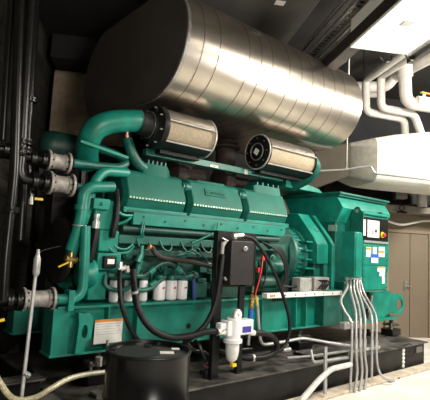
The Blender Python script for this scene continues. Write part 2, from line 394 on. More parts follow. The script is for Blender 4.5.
# ------------------------------------------------------------------ base tank
TX0, TX1, TY0, TY1, TZ = 1.52, 7.02, 3.32, 5.25, .33
t = thing('fuel_tank', 'long low black base tank with dusty top under the green skid', 'tank', ((TX0+TX1)/2, (TY0+TY1)/2, 0))
build('tank_body', MB().box(TX0, TX1, TY0, TY1, 0, TZ-.015), tankblack, t, .006)
build('top_plate', MB().box(TX0-.03, TX1+.06, TY0-.04, TY1+.05, TZ-.015, TZ), tankdust, t, .003)
gb = MB()
for k in range(5): gb.lathe(PY(407.5, 353, TY0)*0+V3((PY(403, 350, TY0).x, TY0, .27-.055*k)), (0,-1,0), [(.028, 0), (.028, .012), (.014, .022)], 12)
build_parts('bolt', gb, white, t)
pb = PY(419, 349, TY0); build('nameplate', MB().box(pb.x-.09, pb.x+.09, TY0-.008, TY0, pb.z-.045, pb.z+.045), mat('plate_dim', (.13, .12, .11), .5), t, label='small dull rectangular data plate')
build('cable_loop', MB().tube(smooth_path([PY(404, 345, TY0-.02), PY(410, 344, TY0-.03), PY(414.5, 349, TY0-.03), PY(413, 355, TY0-.03), PY(408, 357, TY0-.02)]), .006, 6), rubber, t)
S('trim_4', MB().box(3.2, 7.5, 3.1, TY0-.045, 0, .035), mat('kerb_tan', (.55, .48, .38), .8, noise=.2, nscale=10), bevel=.008)
# debris on floor
for i, (x, y) in enumerate(((388, 377), (381, 381), (377, 377), (396, 379), (402, 372), (384, 375), (391, 382), (372, 383), (411, 370))):
    p = PZ(x, y, .0); tag(build('debris_chip', MB().obox(p+V3((0,0,.012)), V3((math.cos(i), math.sin(i), 0)), V3((-math.sin(i), math.cos(i), 0)), V3((0,0,1)), .05, .02, .012), exh, bevel=.004),
        'small brown scrap of debris on the white floor beside the conduits', 'debris', 'debris scraps on floor')

# ------------------------------------------------------------------ skid frame
SK = thing('skid_frame', 'green welded steel skid frame carrying engine and alternator on the black tank', 'frame', (4.3, 4.43, .61))
def rail(Yf, sgn, name):
    zb, ztp = .615, 1.03
    yw = Yf+sgn*.09
    mb = MB(); mb.box(1.62, 7.0, min(yw, yw+sgn*.02), max(yw, yw+sgn*.02), zb, ztp)
    mb.box(1.50, 6.2, min(Yf, Yf+sgn*.24), max(Yf, Yf+sgn*.24), ztp-.022, ztp)
    mb.box(1.46, 6.9, min(Yf, Yf+sgn*.24), max(Yf, Yf+sgn*.24), zb, zb+.022)
    build(name, mb, green, SK, .004)
rail(3.78, 1, 'side_rail'); rail(5.08, -1, 'side_rail')
rb = lambda x, w=.015: build('stiffener', MB().box(x, x+w, 3.785, 3.88, .63, 1.01), green, SK, .003)
for px in (108, 137, 262, 296, 306): rb(PY(px, 325, 3.78).x)
# end boxes at the near ends
def endbox(y0, y1):
    build('end_box', MB().prism([(1.47, y0, .615), (1.62, y0, .615), (1.62, y1, .615), (1.48, y1, .615)], (0,0,.40)), green, SK, .006)
endbox(3.79, 4.03); endbox(4.82, 5.07)
build('cross_member', MB().box(1.75, 1.9, 4.0, 4.85, .63, .9), green_d, SK, .005)
build('cross_member', MB().box(6.6, 6.75, 4.0, 4.85, .63, .9), green_d, SK, .005)
# lifting lug plates
def lug(name, pts, hc, hr, y, th, hz=None, n=20):
    # plate with hole: outline pts in (x,z); hole centre hc
    bm = MB(); outer = [V3((x, y, z)) for x, z in pts]
    # build as bridged rings: resample outline by angle about the hole
    def cast(an):
        d = V3((math.cos(an), 0, math.sin(an))); c = V3((hc[0], y, hc[1])); best = None
        for i in range(len(outer)):
            A, B = outer[i]-c, outer[(i+1) % len(outer)]-c; e_ = B-A
            den = d.x*e_.z-d.z*e_.x
            if abs(den) < 1e-9: continue
            s_ = (A.x*e_.z-A.z*e_.x)/den; q_ = (A.x*d.z-A.z*d.x)/den
            if s_ > 0 and -1e-6 <= q_ <= 1+1e-6 and (best is None or s_ < best): best = s_
        return c+d*(best or hr*1.5)
    angs = sorted(set([2*PI*k/40 for k in range(40)]+[math.atan2(p.z-hc[1], p.x-hc[0]) % (2*PI) for p in outer]))
    fr_, bk = [], []
    O = [cast(a_) for a_ in angs]; I = [V3((hc[0]+hr*math.cos(a_), y, hc[1]+(hz or hr)*math.sin(a_))) for a_ in angs]
    off = V3((0, th, 0)); b = bm.bm; nv = len(angs)
    Vo = [b.verts.new(p) for p in O]; Vi = [b.verts.new(p) for p in I]; Wo = [b.verts.new(p+off) for p in O]; Wi = [b.verts.new(p+off) for p in I]
    for i in range(nv):
        j = (i+1) % nv
        b.faces.new((Vo[i], Vo[j], Vi[j], Vi[i])); b.faces.new((Wo[i], Wi[i], Wi[j], Wo[j])); b.faces.new((Vo[i], Wo[i], Wo[j], Vo[j])); b.faces.new((Vi[i], Vi[j], Wi[j], Wi[i]))
    return build(name, bm, green, SK, .004)
def arc(cx, cz, r, a0, a1, n=8): return [(cx+r*math.cos(math.radians(a0+(a1-a0)*k/n)), cz+r*math.sin(math.radians(a0+(a1-a0)*k/n))) for k in range(n+1)]
hR = PY(399.5, 304.5, 3.8)
lug('tow_lug', [(hR.x-.85, .63), (hR.x-.45, .64), (hR.x-.28, .70)] + arc(hR.x+.0, hR.z, .165, -110, 85) + [(hR.x-.3, hR.z+.19), (hR.x-.85, hR.z+.19)], (hR.x+.01, hR.z), .095, 3.8, .03)
hL = PY(81.5, 331, 3.74)
lug('tow_lug', [(hL.x-.06, .65), (hL.x+.02, .65), (hL.x+.03, .74), (hL.x+.075, .76), (hL.x+.085, .9)] + arc(hL.x+.015, 1.0-.09, .07, 0, 110, 6) + [(hL.x-.055, .985), (hL.x-.045, .88)], (hL.x+.012, hL.z), .026, 3.70, .07, .055)
build('foot_flange', MB().prism([(6.0, 3.74, .60), (7.02, 3.74, .60), (7.14, 3.85, .60), (6.9, 4.1, .60), (6.0, 4.1, .60)], (0,0,.03)), green, SK, .003)
# pedestal to the control cabinet
build('pedestal', MB().box(PY(322, 330, 3.74).x, PY(341, 330, 3.74).x, 3.72, 3.9, .63, 1.10), green_d, SK, .006)
build('pedestal', MB().box(PY(344, 330, 3.7).x, PY(366, 320, 3.7).x, 3.72, 3.95, .62, 1.2), green_d, SK, .006)
# label plate on rail
A, B = PY(95, 320, 3.775), PY(121, 342, 3.775)
lz0, lz1 = B.z+.005, A.z
build('warning_label', MB().box(A.x, B.x, 3.768, 3.774, lz0, lz1), white, SK, label='white notice sheet with orange heading strip')
build('label_heading', MB().box(A.x, B.x, 3.765, 3.769, lz1-.022, lz1), orange, SK)
lt = MB()
for k in range(5): lt.box(A.x+.01, B.x-.012-.02*(k % 3), 3.7655, 3.769, lz1-.042-.022*k, lz1-.037-.022*k)
build('label_text', lt, mat('text_grey', (.5, .48, .46), .7), SK)
build('hole', MB().cyl(PY(188.5, 326, 3.868), PY(188.5, 326, 3.868)+V3((0,-.004,0)), .028), black, SK)
A = PY(181, 323, 3.868); text_mesh('stencil_text', 'XXX', .001, A+V3((0,-.003,0)), (1,0,0), (0,0,1), white, SK) if False else None
# white perforated strip on rail + boxes
A, B = PY(264, 300.5, 3.74), PY(339, 296, 3.74)
zz = 1.03
build('white_channel', MB().box(A.x, B.x, 3.69, 3.78, zz, zz+.055), white, SK, .004, label='white channel strip with row of holes')
hb = MB(); k = A.x+.12
while k < B.x: hb.cyl((k, 3.692, zz+.028), (k, 3.687, zz+.028), .010, seg=10); k += .19
build_parts('channel_hole', hb, black, SK)
build('orange_sticker', MB().box(A.x+.05, A.x+.1, 3.686, 3.69, zz+.015, zz+.04), orange, SK)
# isolators under the rails
for i, (px, py) in enumerate(((98, 352), (300, 338), (388, 333), (160, 352))):
    x = PY(px, py, 3.9).x
    for y in ((3.9,) if i != 2 else (3.85,)):
        q_ = thing('isolator', ('black spring isolator under the near left end of the skid', 'black spring isolator under the skid left of the conduits', 'stacked black isolator under the tow lug at the right end', 'black spring isolator under the skid behind the drum')[i], 'isolator', (x, y, TZ), None)
        build('base_block', MB().box(x-.13, x+.13, y-.1, y+.1, TZ+.005, TZ+.11), black, q_, .006)
        build('top_plate', MB().box(x-.10, x+.10, y-.09, y+.09, TZ+.16, TZ+.185).cyl((x, y, TZ+.1), (x, y, TZ+.28), .03), tankdust, q_, .003)
        build('bolt', MB().cyl((x-.09, y-.06, TZ+.11), (x-.09, y-.06, TZ+.2), .016), steel, q_)

# ------------------------------------------------------------------ engine
EN = thing('diesel_engine', 'large green diesel engine with three long sloping valve covers in a row', 'engine', (3.4, 4.43, 1.03))
EX0, EX1 = 2.0, 4.78
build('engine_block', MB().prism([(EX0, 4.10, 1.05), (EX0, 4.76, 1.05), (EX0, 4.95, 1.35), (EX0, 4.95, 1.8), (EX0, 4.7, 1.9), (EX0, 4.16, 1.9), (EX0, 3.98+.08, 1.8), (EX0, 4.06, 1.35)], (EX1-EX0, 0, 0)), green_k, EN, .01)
# valve covers
edges = [PY(123.5, 200, 4.0).x, PY(186.5, 205, 4.0).x, PY(189, 205, 4.0).x, PY(243, 212, 4.0).x, PY(245.5, 213, 4.0).x, PY(287.5, 220, 4.0).x]
def cover(x0, x1, mir=False):
    f = (lambda y: 8.86-y) if mir else (lambda y: y)
    def sec(x, ins_):
        return [(x, f(4.035+ins_), 1.93), (x, f(3.975+ins_), 2.055), (x, f(3.99+ins_), 2.12), (x, f(4.075+ins_), 2.305-ins_*.3), (x, f(4.12+ins_), 2.335-ins_*.3), (x, f(4.34), 2.38-ins_*.4), (x, f(4.38), 2.34-ins_*.4), (x, f(4.38), 1.93)]
    vc = build('valve_cover', MB().loft([sec(x0+.01, .06), sec(x0+.045, 0), sec(x1-.03, 0), sec(x1-.008, .03)]), coverm, EN, .008, smooth=20)
    return vc
fl = []
for k in range(3):
    x0, x1 = edges[2*k], edges[2*k+1]
    vc = cover(x0, x1); cover(x0, x1, True)
    build('cover_flange', MB().box(x0-.01, x1-.01, 3.965, 4.1, 1.89, 1.945), green, EN, .004)
    mb = MB(); n = 19
    for i in range(n):
        x = x0+.06+(x1-x0-.12)*i/(n-1); mb.box(x-.012, x+.010, 3.966, 3.98, 2.036, 2.054)
    build_parts('bolt', mb, mat('bolt_pale', (.45, .62, .52), .35, .3), vc, label='pale row of bolts')
    ha, hb_ = ((PY(147, 165, 4.08).x, PY(169, 165, 4.08).x, ), (PY(199, 175, 4.08).x, PY(226, 178, 4.08).x), (PY(257, 185, 4.08).x, PY(281, 185, 4.08).x))[k]
    hz = (2.44, 2.35, 2.42)[k]
    build('cover_hump', MB().loft([[(xx, 4.075+i_, 2.29), (xx, 4.10+i_, hz-i_), (xx, 4.32, hz-i_), (xx, 4.32, 2.29)] for xx, i_ in ((ha-.03, .02), (ha+.01, 0), (hb_-.01, 0), (hb_+.05, .04))]), coverm, vc, .006)
    mb = MB(); nr = 5
    for i in range(nr):
        xx = ha+.02+(hb_-ha-.06)*i/(nr-1); mb.box(xx, xx+.022, 4.10, 4.30, hz-.02, hz+.035)
    if k != 1: build_parts('top_rib', mb, green_d, vc, .003)
    if k < 2:
        c = V3((edges[2*k+1]-.03, 4.08, 2.24)); build('coupling', MB().cyl(c, c+V3((.11, 0, 0)), .05, seg=20).ring(c+V3((.035,0,0)), (1,0,0), .05, .010), green_d, EN)
# embossed plate on middle cover
dn = V3((0, .085, .185)).normalized(); xm = (edges[2]+edges[3])/2-.02
pc = V3((xm, 4.029, 2.215))
build('name_plate', MB().obox(pc+V3((0,-.003,0)), V3((1,0,0)), dn, V3((1,0,0)).cross(dn), .155, .045, .004), coverm, EN, .002)
text_mesh('embossed_name', 'Cummins', .072, pc-V3((0,.010,0)), (1,0,0), dn, green_d, EN, .003)
# side rails below covers
yr = 3.93
xa, xb = PY(133.5, 215, yr).x, PY(285.5, 230, yr).x
z1 = PY(200, 218.4, yr).z
side = build('side_beam', MB().prism([(xa, yr, z1-.125), (xb-.04, yr, z1-.125), (xb, yr, z1-.07), (xb, yr, z1), (xa, yr, z1)], (0, .05, 0)), green, EN, .006)
mb = MB()
for i in range(9): 
    x = xa+.12+(xb-xa-.2)*i/8
    mb.cyl((x, yr, z1-.04-.03*(i % 2)), (x, yr-.01, z1-.04-.03*(i % 2)), .010, seg=8)
build_parts('bolt', mb, green_k, side)
build('ledge', MB().box(xa-.05, xb, yr+.03, 4.15, z1-.005, z1+.02), green_d, EN, .004)
xc = PY(122, 230, 3.96).x; z2 = PY(200, 234, 3.98).z
build('fuel_manifold', MB().cyl((xc, 3.97, z2+.0), (xb-.1, 3.97, z2), .034), green_k, EN)
z3 = PY(200, 239.5, 3.96).z
build('side_beam', MB().box(xc-.03, PY(284, 255, 3.96).x, 3.95, 4.0, z3-.085, z3+.0), green_d, EN, .006)
build('side_beam', MB().box(xc, 3.9, 3.99, 4.05, z3-.20, z3-.14), green_k, EN, .006)
# intake coolers and lumps on the block side
random.seed(3)
lump = MB()
for i in range(16):
    x = 2.2+i*.155; z = random.uniform(1.18, 1.42); s_ = random.uniform(.03, .07)
    lump.box(x, x+random.uniform(.05, .13), 3.96, 4.08, z, z+s_*1.6)
build_parts('accessory_block', lump, green_d, EN, .008)
lump = MB()
for i in range(12):
    x = 2.25+i*.21; z = random.choice((1.27, 1.36, 1.48)); lump.lathe((x, 4.08, z), (0,-1,0), [(.055, 0), (.055, .07), (.04, .075), (.04, .1), (.02, .105)], 16)
build_parts('port_cover', lump, green_d, EN)
# injector tubes
for i in range(4):
    x = 2.3+i*.27
    P = [(x, 3.96, z3-.02), (x+.02, 3.92, z3-.1), (x+.08, 3.91, z3-.14), (x+.14, 3.93, z3-.11), (x+.15, 3.97, z3-.03)]
    build('fuel_line', MB().tube(smooth_path(P), .009, 8), green_d, EN)
def eng_tube(name, L, r, m=green, label=None, seg=10, par=None): return build(name, MB().tube(smooth_path([PY(*p) for p in L]), r, seg), m, par or EN, label=label)
eng_tube('fuel_line', [(106, 240, 3.93), (111, 250, 3.9), (118, 253, 3.9), (128, 252, 3.92), (134, 246, 3.93)], .011)
eng_tube('fuel_line', [(112, 238, 3.93), (116, 247, 3.9), (126, 249, 3.9), (133, 244, 3.93)], .010)
eng_tube('fuel_line', [(104, 206, 3.93), (112, 207, 3.92), (118, 212, 3.92), (124, 215, 3.92), (132, 215.5, 3.93)], .014)
eng_tube('fuel_line', [(118, 224, 3.95), (126, 221, 3.92), (131, 217, 3.92)], .014)
eng_tube('fuel_line', [(142, 246, 3.9), (141, 258, 3.88), (139, 268, 3.88), (136, 276, 3.88)], .020)
eng_tube('fuel_line', [(106, 275, 3.86), (105, 284, 3.84), (111, 289, 3.82), (121, 290, 3.81), (130, 287, 3.81), (134, 279, 3.82), (139, 262, 3.85)], .022, green_d)
eng_tube('fuel_line', [(108, 275, 3.85), (118, 276, 3.83), (129, 276, 3.83), (142, 276, 3.83)], .024, green_d)
eng_tube('fuel_line', [(133, 290, 3.81), (144, 290, 3.81), (153, 287, 3.82), (158, 282, 3.83), (165, 277, 3.86)], .024, green_d)
eng_tube('fuel_line', [(140, 278, 3.84), (148, 273, 3.83), (155, 268, 3.83), (162, 264, 3.84), (171, 264, 3.84), (179, 270, 3.84), (184, 275, 3.85)], .026, green_k)
eng_tube('fuel_line', [(173, 276, 3.86), (184, 277, 3.85), (193, 275, 3.86)], .022, green_d)
for i in range(5): eng_tube('fuel_line', [(172+i*3, 262-i, 3.9), (176+i*5, 256-i*2, 3.86), (186+i*4, 254, 3.86), (196+i*3, 250+i*3, 3.9)], .008, green_d)
for p, q_ in (((138, 262), (141, 255)), ((149, 273), (154, 269)), ((176, 267), (181, 272)), ((150, 286), (156, 282))):
    build('hose_fitting', MB().cyl(PY(*p, 3.83), PY(*q_, 3.83), .032, seg=8), green, EN)
# spin-on filters
for (xl, xr_, yt, lab) in ((109, 118, 281, 'leftmost short white canister'), (124, 132.5, 291, None), (139, 147, 281, None), (153.5, 164.7, 280.5, 'white canister with small red mark'), (165.5, 176, 280.5, 'white canister with small red mark'), (177, 186.5, 280, 'white canister with small red mark')):
    a_, b_ = PY(xl, 300, 3.88), PY(xr_, 300, 3.88); r = (b_.x-a_.x)/2*.93; cx = (a_.x+b_.x)/2
    ztop = PY((xl+xr_)/2, 280.5, 3.88).z
    f_ = build('oil_filter', MB().lathe((cx, 3.89, 1.035), (0,0,1), [(r*.8, 0), (r, .012), (r, ztop-1.045), (r*.9, ztop-1.035), (r*.9, ztop-1.03)], 24), whitefil, EN, label=lab)
    build('filter_head', MB().lathe((cx, 3.89, ztop+.001), (0,0,1), [(r*.9, 0), (r*1.02, .01), (r*.95, .05), (r*.4, .06)], 16), green_d, f_)
    if xl > 150: build('red_mark', MB().obox((cx+r*.15, 3.89-r*.985, ztop-.07), V3((.9, 0, .4)).normalized(), V3((-.4, 0, .9)).normalized(), V3((0,1,0)), .013, .009, .003), red, f_)
# blue stickered fitting, copper head
p = PY(194, 300, 3.85); build('drain_fitting', MB().cyl(p, PY(193.5, 279, 3.85), .020), mat('navy_sleeve', (.02, .05, .2), .5), EN, label='blue sleeved fitting')
build('drain_fitting', MB().cyl(PY(193.5, 279, 3.85), PY(193.5, 272, 3.85), .016), exh, EN)
p = PY(201, 282, 3.84); build('small_pump', MB().box(p.x-.07, p.x+.09, 3.84, 3.98, 1.05, p.z).box(p.x-.05, p.x+.06, 3.82, 3.9, p.z, p.z+.04), green_d, EN, .008)
p = PY(232, 300, 3.78); build('starter_box', MB().box(p.x-.16, p.x+.14, 3.80, 3.98, 1.04, 1.22), green_k, EN, .008)
# gear housing at the near end
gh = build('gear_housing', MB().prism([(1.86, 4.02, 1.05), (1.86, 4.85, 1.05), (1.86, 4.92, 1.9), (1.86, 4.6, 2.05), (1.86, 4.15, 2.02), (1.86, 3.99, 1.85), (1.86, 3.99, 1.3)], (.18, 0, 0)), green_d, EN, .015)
build('front_plate', MB().box(1.88, 2.08, 3.90, 4.02, 1.50, 1.70).box(1.86, 2.10, 3.86, 4.02, 1.33, 1.49).box(1.82, 2.02, 3.90, 4.02, 1.70, 1.98).box(1.80, 1.98, 3.88, 4.05, 1.06, 1.32), green, EN, .012)
p = PY(99, 204, 3.88); build('sensor_block', MB().box(p.x-.07, p.x+.09, 3.84, 3.96, p.z-.05, p.z+.05).cyl((p.x+.01, 3.84, p.z), (p.x+.01, 3.82, p.z), .015), green, EN, .008)
# fan and damper
c = PX(56, 250, 1.74); c = V3((1.74, 4.43, 1.42))
build('crank_damper', MB().lathe((1.86, 4.43, 1.32), (-1,0,0), [(.30, 0), (.30, .06), (.22, .07), (.22, .12), (.08, .13)], 32), black, EN)
p = PX(66, 262, 1.72)
build('water_pump', MB().lathe(V3((1.86, 3.95, 1.30)), (-1,0,0), [(.13, 0), (.15, .04), (.13, .12), (.07, .15)], 24).tube(smooth_path([PX(72, 275, 1.8), PX(70, 285, 1.78), PX(62, 282, 1.74), PX(60, 270, 1.72)]), .05), green, EN)
# flywheel housing with grille ring
build('flywheel_housing', MB().lathe((4.70, 4.38, 1.52), (1,0,0), [(.36, 0), (.42, .05), (.42, .1), (.39, .12), (.39, .24), (.42, .26), (.42, .30)], 40), green_d, EN, smooth=25)
gr = MB()
for k in range(16):
    an = math.radians(110+k*9)
    d = V3((0, math.cos(an), math.sin(an))); gr.bar(V3((4.83, 4.38, 1.52))+d*.395, V3((4.93, 4.38, 1.52))+d*.395, .02, .02, d)
build_parts('grille_bar', gr, green, EN)
# rear corner details: bundle of black cables, red clips
for i in range(6):
    eng_tube('cable', [(262+i*1.2, 242+i*1.3, 3.86), (272+i*1.5, 247, 3.8), (281+i*.8, 256, 3.78), (285+i*.6, 270, 3.78), (283+i*.8, 285, 3.8), (272+i*2.4, 301, 3.82)], .011, rubber, seg=8)
for p in ((263, 258), (258, 270)):
    c = PY(*p, 3.85); build('red_terminal', MB().box(c.x-.012, c.x+.015, c.y-.02, c.y+.02, c.z-.03, c.z+.03), red, EN, .004)
eng_tube('cable', [(263, 256, 3.84), (261, 272, 3.82), (257, 288, 3.82), (254, 300, 3.82)], .009, red)
eng_tube('cable', [(266, 262, 3.86), (266, 275, 3.83), (262, 292, 3.82), (264, 300, 3.82)], .010, rubber)
build('starter_motor', MB().lathe(PY(262, 266, 3.94), (1,.0,0), [(.05, 0), (.09, .02), (.09, .3), (.06, .33)], 20), green_d, EN)
build('starter_motor', MB().lathe(PY(256, 282, 3.92), (1,.0,0), [(.05, 0), (.075, .02), (.075, .32), (.05, .34)], 20), green_k, EN)
# black/white module under sensor
p = PY(113, 263, 3.82)
build('valve_module', MB().box(p.x-.09, p.x+.04, 3.82, 3.95, p.z-.05, p.z+.06), rubber, EN, .01)
build('module_tag', MB().box(p.x-.06, p.x+.01, 3.812, 3.82, p.z-.01, p.z+.035), white, EN)
build('chrome_fitting', MB().cyl(PY(118, 270, 3.78), PY(126, 267, 3.78), .022, seg=10).cyl(PY(121, 262, 3.78), PY(120, 274, 3.78), .018, seg=8).cyl(PY(127, 266, 3.77), PY(128, 272, 3.77), .02, seg=8), chrome, EN)
# black wrapped loom between covers and near end
eng_tube('wiring_loom', [(116, 190, 3.95), (117, 203, 3.88), (116, 218, 3.86), (113.5, 230, 3.86), (112, 237, 3.88)], .030, rubber)
t_ = eng_tube('wiring_loom', [(152, 247, 3.86), (156, 254, 3.83), (164, 258, 3.83), (177, 260, 3.83), (192, 262, 3.83), (213, 267, 3.83)], .026, mat('loom_brown', (.03, .022, .018), .6), seg=12)
build('loom_end', MB().cyl(PY(149, 246, 3.86), PY(153, 249, 3.86), .022, seg=8), orange, t_)
# bracket bar above covers (air filter carrier)
zc_ = PY(196, 162, 4.12).z
build('filter_carrier', MB().box(PY(146, 155, 4.12).x, PY(283, 181, 4.12).x, 4.12, 4.2, zc_-.03, zc_+.045), green_d, EN, .005)
A = PY(214, 166.5, 4.118); build('carrier_label', MB().box(A.x-.06, A.x+.06, 4.112, 4.119, A.z-.012, A.z+.014), white, EN); build('carrier_label', MB().box(A.x-.02, A.x+.03, 4.109, 4.113, A.z-.008, A.z+.01), orange, EN)
build('carrier_label', MB().box(PY(244, 173, 4.118).x, PY(247.5, 173, 4.118).x, 4.112, 4.119, zc_-.03, zc_+.03), ins, EN)
build('turbo_housing', MB().lathe((3.0, 4.5, 2.45), (1,0,0), [(.1, 0), (.18, .03), (.2, .1), (.16, .2), (.1, .25), (.1, .5)], 24), exh, EN)
build('turbo_housing', MB().lathe((3.75, 4.5, 2.45), (1,0,0), [(.1, 0), (.18, .03), (.2, .1), (.16, .2), (.1, .25), (.1, .5)], 24), exh, EN)
build('exhaust_manifold', MB().box(2.2, 4.7, 4.32, 4.55, 2.1, 2.4), darkmetal, EN, .03)
# vertical struts on block
for px in (191, 193): eng_tube('fuel_line', [(px-48, 222, 3.93), (px-50, 232, 3.9), (px-49, 237, 3.93)], .008)
eng_tube('fuel_line', [(218, 223, 3.9), (215, 232, 3.88), (192, 243, 3.9)], .010)

# ------------------------------------------------------------------ coolant pipes at near end (green)
CP = []
def gpipe(lab, pts, r, fil=.08, m=green):
    return pipe('coolant_pipe', lab, 'pipe', pts, r, m, fil, seg=16)
gpipe('upper green coolant pipe bending down from the valve cover towards lower valve', [PY(127, 173, 4.05), PY(103, 171, 3.98), PY(93, 184, 3.96), PY(86, 214, 3.96), PY(75, 240, 3.96), PY(69, 262, 3.96)], .048)
t = thing('coolant_pipe', 'bright green pipe in an elbow just below the upper coolant pipe', 'pipe', PY(84, 215, 3.82))
build('pipe_run', MB().tube(fillet([PY(113, 187, 3.86), PY(84, 187, 3.82), PY(80.5, 222, 3.82), PY(71, 250, 3.88)], .11), .050, 16), green, t)
build('collar', MB().cyl(PY(81.5, 205, 3.82), PY(81, 210, 3.82), .060), green, t)
build('clamp', MB().ring(PY(79, 226, 3.83), (0.1, 0, 1), .056, .006).cyl(PY(84, 226, 3.76), PY(88, 228, 3.76), .012), chrome, t)
t = thing('coolant_pipe', 'long green vertical pipe turning left into lower grey bellows', 'pipe', PY(78, 300, 3.78))
build('pipe_run', MB().tube(fillet([PY(85.5, 226, 3.78), PY(84.5, 260, 3.78), PY(82, 298.5, 3.78), PY(54, 299.5, 3.78)], .12), .044, 16), green, t)
build('clamp', MB().ring(PY(72, 299, 3.78), (1,0,0), .048, .006), chrome, t)
build('bracket', MB().box(PY(66, 299, 3.78).x, PY(72, 299, 3.78).x, 3.72, 3.84, 1.0, 1.17), green, t, .004)
gpipe('green pipe elbow rising beneath the air intake pipe', [PY(72, 163, 4.05), PY(96, 166, 4.1), PY(118, 168, 4.12), PY(128, 163, 4.15), PY(118, 155, 4.2), PY(82, 143, 4.2)], .042, .1, green_d)
gpipe('dark green bent pipe between intake elbow and first valve cover', [PY(127, 139, 4.15), PY(131, 152, 4.12), PY(137, 163, 4.12), PY(146, 170, 4.15)], .055, .1, green_d)
gpipe('short green stub joining the middle grey bellows', [PY(74, 186, 3.95), PY(95, 190, 3.97)], .035, .05, green_d)
# header tank behind (green horizontal cylinder)
a_, b_ = PY(44, 144, 4.6), PY(96, 146, 4.6)
t = thing('header_tank', 'dark green horizontal header tank with rounded end behind the grey bellows', 'tank', (a_+b_)/2)
r = .15
build('tank_body', MB().lathe(a_-V3((.05,0,0)), (1,0,0), [(.02, 0), (.09, .015), (.13, .05), (r, .11), (r, b_.x-a_.x)], 24), green_k, t)
build('tank_foot', MB().box(a_.x+.1, a_.x+.3, 4.5, 4.7, 1.03, a_.z-.12), black, t)
# intake pipe
t = thing('intake_pipe', 'large glossy green intake pipe arching down from the left air filter', 'pipe', PY(90, 150, 4.05))
build('pipe_run', MB().tube(smooth_path([PY(139, 121, 4.0), PY(128, 121, 4.0), PY(112, 122, 4.02), PY(98, 127, 4.05), PY(90, 137, 4.12), PY(87, 152, 4.25), PY(88, 165, 4.35)]), .112, 20), green, t)
build('clamp', MB().ring(PY(138.5, 122, 4.0), (1,0,.0), .115, .008), chrome, t)
build('flange_strut', MB().bar(PY(80, 141, 4.02), PY(128, 158, 4.02), .03, .03), green, t, .004)
pn = PY(127, 136, 4.0); build('drain_plug', MB().cyl(pn, pn+V3((0,0,.05)), .012).ball(pn, .018), mat('pink_plug', (.7, .35, .3), .5), t)
# lower valve with yellow lever
c = PY(71, 258, 3.86)
t = thing('ball_valve', 'bronze valve with yellow lever on the lower green coolant pipe', 'valve', c)
build('valve_body', MB().cyl(c-V3((.05,0,.0)), c+V3((.05,0,-.02)), .03).cyl(c-V3((0,0,.08)), c+V3((0,0,.05)), .025), brass, t)
build('lever', MB().bar(PY(58, 267, 3.84), PY(69, 262, 3.84), .02, .014), yellow, t, .003)
# silver hose fitting and braided hose
t = thing('coolant_hose', 'dark hose with silver crimp fitting hanging from the green sensor block', 'hose', PY(96, 240, 3.84))
build('fitting', MB().lathe(PY(97, 214, 3.84), (-.02,0,-1), [(.026, 0), (.03, .02), (.022, .04), (.022, .06), (.036, .07), (.036, .13)], 12), chrome, t)
build('hose', MB().tube(smooth_path([PY(96.5, 228, 3.84), PY(94.5, 240, 3.84), PY(91, 256, 3.86), PY(87, 273, 3.9)]), .030, 10), rubber, t)
build('orange_trace', MB().tube(smooth_path([PY(98.5, 229, 3.82), PY(97, 240, 3.82), PY(93, 256, 3.84), PY(88, 273, 3.88)]), .005, 6), orange, t)

